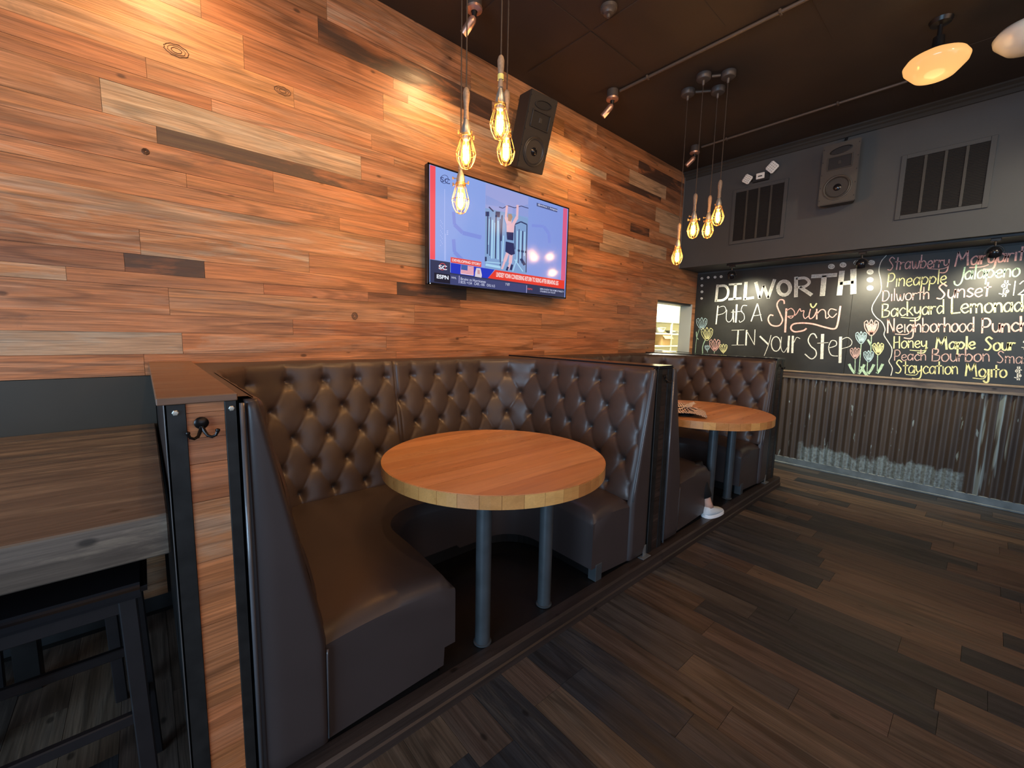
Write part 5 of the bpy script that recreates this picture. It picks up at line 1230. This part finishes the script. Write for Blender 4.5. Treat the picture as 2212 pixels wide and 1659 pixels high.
light('AREA', 'kitchen_lamp', (6.9, 3.7, KZ - 0.1), 150, (1.0, 0.97, 0.82), (6.9, 3.7, 0), shape='RECTANGLE', size=2.4, size_y=0.5)
# shelving along the far kitchen wall
KS = 4.10
t = thing('kitchen_shelf', 'cream kitchen shelving seen through the pass-through', 'shelf', (7.4, KS, 0))
def kz(px, py): return float(at(px, py, 1, KS)[2])
zA, zB, zC = kz(1445, 694), kz(1445, 720), kz(1445, 746)
for z_ in (zA, zB, zC): boxo('shelf_board', M['shelf'], t, 6.6, 8.9, KS, KY1 - 0.01, z_ - 0.028, z_, 0.003)
for x_ in (6.62, 7.75, 8.88): boxo('upright', M['shelf'], t, x_ - 0.02, x_ + 0.02, KS + .004, KS + 0.035, 0.001, kz(1445, 668), 0.003)
def kx(px, py, z): return float(at(px, py, 2, z)[0]), float(at(px, py, 2, z)[1])
def atk(px): return float(at(px, 700, 1, KS + 0.1)[0])
def bowl(x, y, z, r, h, lab, mt, grp='pans and bowls on the kitchen shelves'):
    t = thing('mixing_bowl', lab, 'bowl', (x, y, z), grp); b = bm_new()
    lathe(b, [(r * .45, 0.0005), (r * .75, h * .3), (r * .95, h * .8), (r, h), (r * 1.06, h), (r * 1.06, h * .96), (r * .97, h * .9), (r * .78, h * .33), (r * .45, 0.004)], (x, y, z), 28, None, False); obj('bowl_body', b, mt, t, True)
    b = bm_new(); lathe(b, [(0, 0.0025), (r * .45, 0.0025)], (x, y, z), 28, None, False); obj('bowl_base', b, mt, t)
bowl(atk(1425), KS + .13, zA, 0.11, 0.13, 'white bowl on the top kitchen shelf', M['plate'])
bowl(atk(1427), KS + .13, zB, 0.13, 0.11, 'steel bowl on the middle kitchen shelf, left', M['steel'])
bowl(atk(1456), KS + .13, zB, 0.14, 0.06, 'shallow steel pan on the middle kitchen shelf, right', M['steel'])
x_ = atk(1433); t = thing('cardboard_box', 'open brown cardboard box under the kitchen shelves', 'box', (x_, KS + .15, zC))
b = bm_new(); w_ = .16
for a in ((-w_, w_, .0, .006), (-w_, w_, .234, .24)): box(b, x_ + a[0], x_ + a[1], KS + .02 + a[2], KS + .02 + a[3], zC, zC + .20)
box(b, x_ - w_, x_ - w_ + .006, KS + .026, KS + .254, zC, zC + .20); box(b, x_ + w_ - .006, x_ + w_, KS + .026, KS + .254, zC, zC + .20); box(b, x_ - w_, x_ + w_, KS + .026, KS + .254, zC + .0005, zC + .006)
obj('carton', b, M['cardboard'], t)
b = bm_new(); box(b, x_ - w_, x_ + w_, 0, 0.10, 0, 0.004, 0, Matrix.Translation((0, KS + .02, zC + .20)) @ Matrix.Rotation(-2.3, 4, 'X')); obj('flap', b, M['cardboard'], t)
x_ = atk(1446); t = thing('storage_tub', 'white plastic storage tub on the lower kitchen counter', 'tub', (x_, 3.7, 1.16))
tx, ty_ = [float(v) for v in at(1450, 750, 1, 3.55)[:2]]; 
b = bm_new(); prism(b, [(3.55, 1.02), (3.56, 1.21), (3.78, 1.21), (3.79, 1.02)], 0, tx - .12, tx + .16); obj('tub_body', b, M['plate'], t); boxo('lid', M['plate'], t, tx - .13, tx + .17, 3.54, 3.80, 1.2105, 1.225, .003)
tc_ = thing('kitchen_counter', 'steel kitchen counter behind the pass-through', 'counter', (6.9, 3.7, 0))
boxo('counter_top', M['steel'], tc_, 5.2, 8.6, 3.45, 3.86, 0.985, 1.018, .003)
for x_ in (5.3, 6.9, 8.5): boxo('leg', M['steel'], tc_, x_ - .02, x_ + .02, 3.48, 3.52, 0.001, 0.984, .002)
# plates stacked on the pass sill
for i in range(4):
    z_ = HZ0 + 0.0008 + i * 0.0085; x_, y_ = 4.86 + random.uniform(-.004, .004), W + 0.075
    b = bm_new(); lathe(b, [(0.0, 0.0), (0.055, 0.0), (0.060, 0.002), (0.092, 0.0065), (0.092, 0.0080), (0.060, 0.0042), (0.0, 0.0034)], (x_, y_, z_), 32, None, False)
    bmesh.ops.translate(b, vec=(-x_, -y_, -z_), verts=b.verts[:])
    o = obj('plate', b, M['plate'], None, True); o.location = (x_, y_, z_)
    tag(o, 'white plate in the pass-through stack, %s' % ('lowest of the four', 'second from the bottom', 'third from the bottom', 'topmost')[i], 'plate', 'plates stacked on the pass-through sill')
print('floor planks', nfl, 'objects', len(bpy.data.objects))
